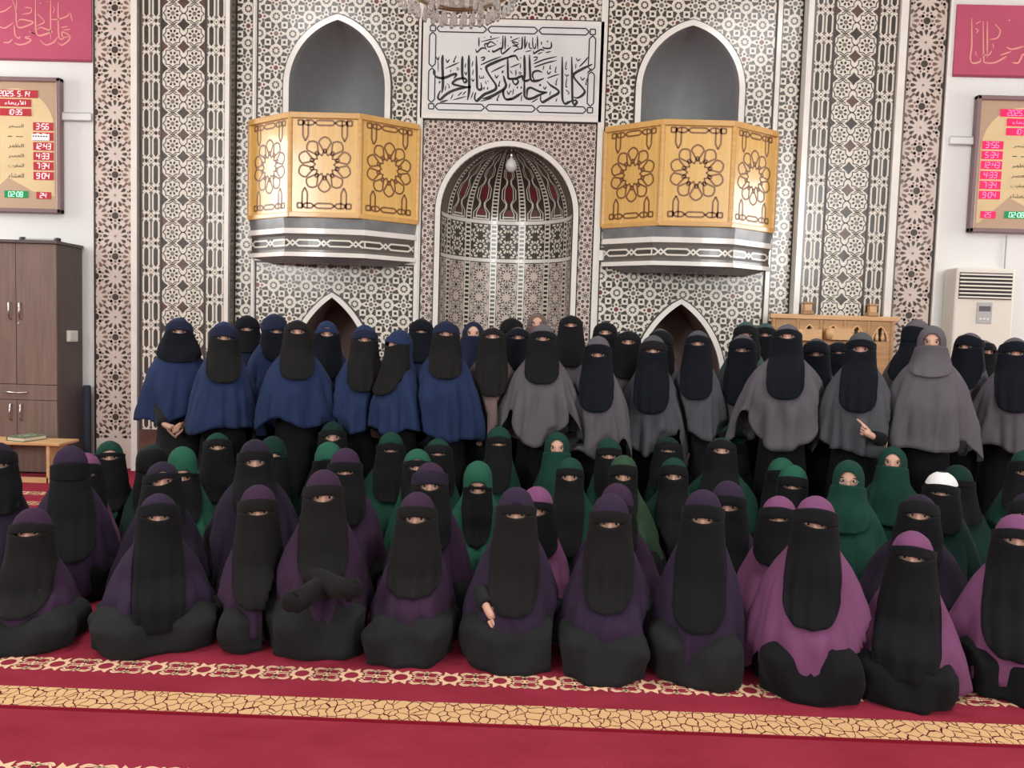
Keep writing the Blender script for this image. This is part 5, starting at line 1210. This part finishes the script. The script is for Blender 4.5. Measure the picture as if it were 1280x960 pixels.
# standing, in grey
st(616, 409, 5.65, 421, 493, 540, 92, 'taupe', .008, 'standing person in grey-brown cloak with long left drape, first of the grey cloaks', bcol='soot', vcol='soot', key='hang', arms=hang, sleeves='l', pt=.5, wing=0.14)
st(648, 409, 6.0, 422, 462, 532, 78, 'grey', .008, 'person in grey cloak behind, head touching the first grey cloak, black veil', vcol='ink')
st(640, 397, 6.55, 418, 460, 530, 76, 'slate', .008, 'rearmost person of whom only a black head top with grey rim shows')
st(672, 391, 6.6, 405, 450, 530, 76, 'taupe', .0, 'person in brown-grey hood with bare forehead, standing rearmost before the niche', half=True)
st(679, 405, 5.45, 424, 478, 535, 98, 'grey', .048, 'standing person in grey cloak that ends in a front point, before the niche centre', pt=1.0, vcol='black', wing=0.1)
st(714, 394, 6.2, 407, 457, 535, 88, 'grey', .006, 'tall person all black at the head, standing behind, right of the niche centre', vcol='black')
st(748, 420, 5.5, 444, 512, 560, 86, 'grey', .056, 'shorter standing person in grey cloak with oval black bib, near the niche right edge', pt=.8, bcol='ink', vcol='ink', slit=.014, wing=0.1)
st(757, 402, 6.35, 416, 455, 530, 78, 'slate', .006, 'person with black head cloth standing behind the shorter grey cloak', slit=.018)
st(786, 413, 6.0, 428, 472, 532, 82, 'grey', .008, 'person with black head cloth and grey shoulders left of the low right arch', slit=.017)
st(817, 419, 5.45, 439, 514, 550, 84, 'slate', .04, 'standing person in grey cloak with pointed black bib in front of the low right arch', pt=.9, vcol='ink', bcol='soot', wing=0.12)
st(826, 411, 6.2, 432, 470, 532, 78, 'grey', .012, 'person behind at the left jamb of the low right arch, grey rim over black')
st(873, 413, 5.9, 430, 497, 540, 74, 'slate', .036, 'person in dark grey cloak standing in the middle of the low right arch', vcol='ink')
st(933, 402, 6.3, 419, 455, 532, 78, 'teal', .03, 'person in grey-green cap behind, right of the low right arch', vcol='black')
st(929, 418, 5.7, 438, 505, 545, 86, 'grey', .028, 'standing person in grey cloak with black veil below the grey-green capped one', vcol='ink')
st(957, 404, 6.35, 419, 455, 532, 76, 'teal', .034, 'person in grey-green cap standing beside the left end of the wooden screen', vcol='black')
st(985, 405, 5.35, 421, 496, 540, 116, 'grey', .036, 'broad standing person in grey cloak with pale strip over the black band, by the screen', pt=1.0, vcol='ink', slit=.016, wing=0.1)
st(1021, 423, 5.9, 443, 495, 548, 78, 'slate', .018, 'person in dark grey cloak behind, head below the middle of the wooden screen', vcol='ink')
st(1049, 427, 5.95, 441, 490, 548, 76, 'slate', .008, 'person with narrow eye slit half hidden by the grey cloak with a raised fist', slit=.007, vcol='ink')
st(1077, 415, 5.45, 437, 512, 558, 96, 'slate', .05, 'standing person in grey cloak with one bare fist showing through the front', pt=.6, vcol='ink', bcol='ink', key='fist', arms=fist, sleeves='r', slit=.019)
st(1147, 399, 5.75, 428, 475, 545, 98, 'grey', .05, 'person in grey cloak with no eyes showing, leaning behind the grey hooded one', vcol='ink', noeye=True, yaw=RAD(-25))
st(1166, 407, 5.35, 428, 470, 555, 108, 'grey', .0, 'standing person in all grey hood with bare forehead near the air conditioner', half=True, pt=.5)
st(1213, 416, 5.7, 434, 488, 545, 74, 'grey', .016, 'person in grey cloak with head turned left, in front of the air conditioner', vcol='ink', yaw=RAD(-24))
st(1229, 425, 6.2, 440, 490, 545, 72, 'taupe', .02, 'person in brown-grey cloak hidden behind the head turned left', yaw=RAD(30))
st(1269, 422, 5.55, 442, 512, 560, 92, 'grey', .024, 'standing person in grey cloak at the right edge beyond the air conditioner', vcol='ink', yaw=RAD(8))

# seated, in green
kn(137, 551, 5.35, 571, 632, 680, 72, 'green', .066, 'seated person in green cloak before the rosette strip, far left of the green ones')
kn(190, 556, 5.25, 590, 640, 690, 74, 'deep', .012, 'seated person with bowed black-green head beside the clasped hands', noeye=True, vcol='black')
kn(228, 558, 4.95, 597, 650, 700, 90, 'bright', .15, 'seated person with bowed bright green cap below the clasped hands')
kn(272, 541, 5.35, 558, 622, 690, 100, 'green', .03, 'seated person with thin green cap rim below the second blue cloak from the left')
kn(341, 545, 5.1, 572, 640, 700, 76, 'deep', .12, 'seated person in dim green hood behind a dark purple head', noeye=True)
kn(416, 527, 5.5, 546, 612, 690, 78, 'deep', .045, 'rear seated person in dark green cap with wide eye opening below the blue cloaks', slit=.022)
kn(411, 552, 5.0, 580, 640, 700, 74, 'bright', .1, 'seated person of whom a bright green cap shows behind a purple cap', noeye=True)
kn(489, 540, 5.3, 562, 622, 690, 100, 'green', .062, 'seated person with flat bright green cap and narrow eye slit in the rear row', slit=.008)
kn(522, 561, 4.85, 583, 642, 700, 74, 'bright', .055, 'seated person with round green cap left of a brownish purple cap', hood=True)
kn(548, 548, 5.3, 566, 622, 690, 74, 'green', .03, 'seated person with low green cap rim and thin eye slit below the blue cloaks', slit=.008)
kn(598, 576, 4.75, 612, 672, 720, 100, 'bright', .135, 'seated person in tall bright green hood looking down', hood=True)
kn(624, 533, 5.35, 554, 612, 690, 78, 'green', .058, 'rear seated person with green cap below the first grey cloaks', slit=.009, hood=True)
kn(697, 540, 5.35, 559, 640, 700, 80, 'green', .0, 'seated person in green hood with bare forehead, below the pointed grey cloak', half=True)
kn(713, 572, 4.85, 595, 682, 720, 104, 'green', .05, 'seated person in green hood with long black veil, next to a mauve cap', slit=.018, hood=True)
kn(762, 548, 5.2, 569, 622, 690, 74, 'green', .05, 'seated person with green cap half hidden above the olive hood', hood=True)
kn(780, 569, 4.85, 595, 670, 720, 100, 'olive', .045, 'seated person in olive green hood with wide eye opening', slit=.019, hood=True)
kn(836, 546, 5.3, 562, 612, 690, 70, 'deep', .025, 'rear seated person with dark green cap and hairline eye slit', slit=.007, vcol='black')
kn(843, 572, 4.85, 594, 682, 720, 108, 'green', .035, 'seated person in green cloak with long black veil left of the broad green one', slit=.018, hood=True)
kn(917, 530, 5.45, 549, 612, 690, 72, 'green', .038, 'rearmost seated person with green cap rim, head above the broad green one')
kn(903, 547, 5.05, 562, 640, 695, 118, 'green', .006, 'broad seated person with all black head and green cloak spread wide', slit=.017)
kn(978, 572, 5.0, 600, 650, 700, 74, 'bright', .07, 'seated person whose green cap shows behind another green cap', noeye=True)
kn(992, 581, 4.75, 607, 660, 720, 90, 'bright', .058, 'seated person with bright green cap above the two mauve caps', slit=.01, hood=True)
kn(1062, 575, 4.7, 600, 660, 740, 112, 'green', .0, 'seated person in green hood wearing glasses, bare forehead', half=True, extra=glasses)
kn(1117, 558, 5.1, 577, 650, 720, 106, 'green', .0, 'seated person in green hood with bare forehead behind the one with glasses', half=True)
kn(1178, 589, 4.65, 615, 662, 720, 96, 'deep', .062, 'seated person in black with a bright white headband', band='white', slit=.009)
kn(1198, 581, 5.0, 606, 650, 715, 100, 'deep', .08, 'seated person in dark green hood right behind the white headband', noeye=True, yaw=RAD(25))
kn(1284, 562, 5.0, 590, 640, 700, 90, 'green', .06, 'seated person in green cloak cut by the right edge')

# seated, purple rows behind the front
kn(-3, 553, 4.4, 581, 640, 700, 84, 'dusk', .03, 'seated person in dark purple cut by the left edge, beside the pine table')
kn(107, 566, 4.75, 592, 650, 700, 76, 'mauve', .05, 'seated person in mauve almost hidden behind the bowed purple head at left')
kn(88, 557, 4.3, 600, 690, 745, 112, 'purple', .075, 'seated person with bowed purple head and no eyes showing, left of the tiles', noeye=True)
kn(203, 577, 4.2, 600, 662, 720, 104, 'dusk', .045, 'seated person in dark purple with slanted eye slit behind the second front veil', tilt=.22, slit=.015, bcol='black')
kn(319, 549, 4.45, 577, 642, 720, 125, 'dusk', .05, 'seated person in dark purple with wide eye opening behind the third front veil', slit=.02, bcol='black')
kn(432, 560, 4.45, 589, 652, 720, 104, 'plum', .062, 'seated person with purple cap and thin eye slit behind the crossed arms', slit=.009)
kn(538, 578, 4.2, 606, 682, 740, 108, 'plum', .03, 'seated person in brownish purple head cloth behind the fifth front veil', slit=.018, bcol='dusk')
kn(672, 608, 4.2, 637, 692, 745, 92, 'mauve', .062, 'seated person with mauve cap peeking over the right shoulder of a purple cloak', slit=.018)
kn(772, 604, 4.2, 634, 690, 745, 112, 'plum', .09, 'seated person whose purple cap shows just behind another purple cap')
kn(911, 601, 4.2, 632, 702, 760, 104, 'purple', .062, 'seated person with purple cap and pale eye slit left of the mauve caps', slit=.016)
kn(975, 620, 4.0, 646, 702, 760, 100, 'mauve', .04, 'seated person in mauve cloak with tilted narrow eye slit behind the biggest mauve cloak', slit=.008, tilt=.08)
kn(1150, 618, 4.05, 642, 702, 760, 128, 'dusk', .018, 'seated person in black and dark purple behind the mauve cloak with oval bib', slit=.016, bcol='black')
kn(1288, 616, 4.15, 642, 702, 760, 84, 'dusk', .03, 'seated person in dark purple cut by the right edge behind a mauve cloak')

# front row on the carpet
kn(40, 635, 3.72, 664, 752, 798, 112, 'plum', .052, 'front row seated person in dark purple cloak, head turned left, left end of the row', slit=.009, yaw=RAD(-14), dress='char', vcol='soot', sw=1.15)
kn(198, 617, 3.78, 644, 768, 792, 132, 'purple', .03, 'front row seated person in dark purple with very long black veil, second from left', slit=.012, tilt=-.06, dress='char', sw=1.12)
kn(323, 606, 3.84, 638, 742, 792, 98, 'plum', .05, 'front row seated person in dark purple with a dot on the cap, third from left', slit=.010, dress='char', vcol='soot')
kn(405, 587, 3.8, 620, 716, 765, 116, 'plum', .055, 'tallest front row seated person in purple with crossed arms and wide dark skirt', slit=.016, tilt=.06, dress='char', vcol='soot', sw=1.05, key='cross', arms=cross, sleeves='lr', scol='soot', slx=.165)
kn(522, 615, 3.78, 646, 732, 788, 100, 'plum', .048, 'front row seated person in purple with short square veil, fifth from left', slit=.016, dress='char', vcol='soot', yaw=RAD(-6), shape=.5, sw=1.05)
kn(646, 609, 3.74, 641, 749, 800, 122, 'purple', .062, 'front row person in purple with cloak point on lap and a hand on the knee', slit=.011, pt=.7, dress='char', vcol='soot', key='knee', arms=knee, sleeves='l')
kn(764, 617, 3.68, 652, 748, 808, 118, 'purple', .06, 'front row seated person in purple with rounded black veil, seventh from left', slit=.013, tilt=.07, dress='char', vcol='soot', pt=.3)
kn(880, 612, 3.66, 647, 768, 818, 118, 'purple', .052, 'front row seated person in purple with broad black veil, next to the mauve cloaks', slit=.013, dress='char', vcol='black')
kn(1021, 620, 3.55, 653, 765, 842, 150, 'mauve', .04, 'largest front row mauve cloak with ragged draped hem, third from right', slit=.010, tilt=-.09, pt=.8, vcol='black', sw=.84, wing=0.22)
kn(1142, 664, 3.52, 694, 824, 852, 122, 'mauve', .048, 'shorter front row person in mauve cloak with an oval black bib down to the lap', slit=.011, vcol='black', vw=1.15, sw=.92)
kn(1272, 643, 3.6, 673, 800, 846, 140, 'mauve', .048, 'front row person in mauve cloak cut by the right edge', slit=.015, vcol='black', vw=1.1, yaw=RAD(6), wing=0.1)

# rows stand clear of one another: each person keeps a body's depth behind whoever overlaps them in front
done = []; place = {}
for n, q in sorted(enumerate(PEOPLE), key=lambda t: t[1][3]):
    pose, px, top, Y0 = q[:4]; y = Y0
    for it in range(4):
        X = at(px, top, y).x; hwid = q[7] * y / F / 2 * .92
        for (X2, y2, h2, p2, fr2) in done:
            dx = abs(X - X2) / (hwid + h2) / .74
            if dx < 1:
                need = (.30 if pose == 'S' and p2 == 'S' else .44 if pose == p2 else .28) * sqrt(1 - dx * dx) * DEPTH_K
                y = max(y, y2 + need)
    y = min(y, Y0 + (.72 if pose == 'S' else .35), 7.3); done.append((at(px, top, y).x, y, hwid, pose, 0)); place[n] = y
for n in sorted(place, key=lambda i: place[i]):
    q = PEOPLE[n]; COUNT['n'] = n; y = place[n]; k = dict(q[12]); k['head'] = k.get('head', .9) * y / q[3]
    if q[0] == 'K' and q[3] > 4.0: k['fwd'] = .25
    person(*q[:3], y, *q[4:12], **k)
import sys; sys.stderr.write('ROWS ' + str([(n, PEOPLE[n][0], round(PEOPLE[n][3], 2), round(place[n], 2)) for n in sorted(place)]) + '\n')
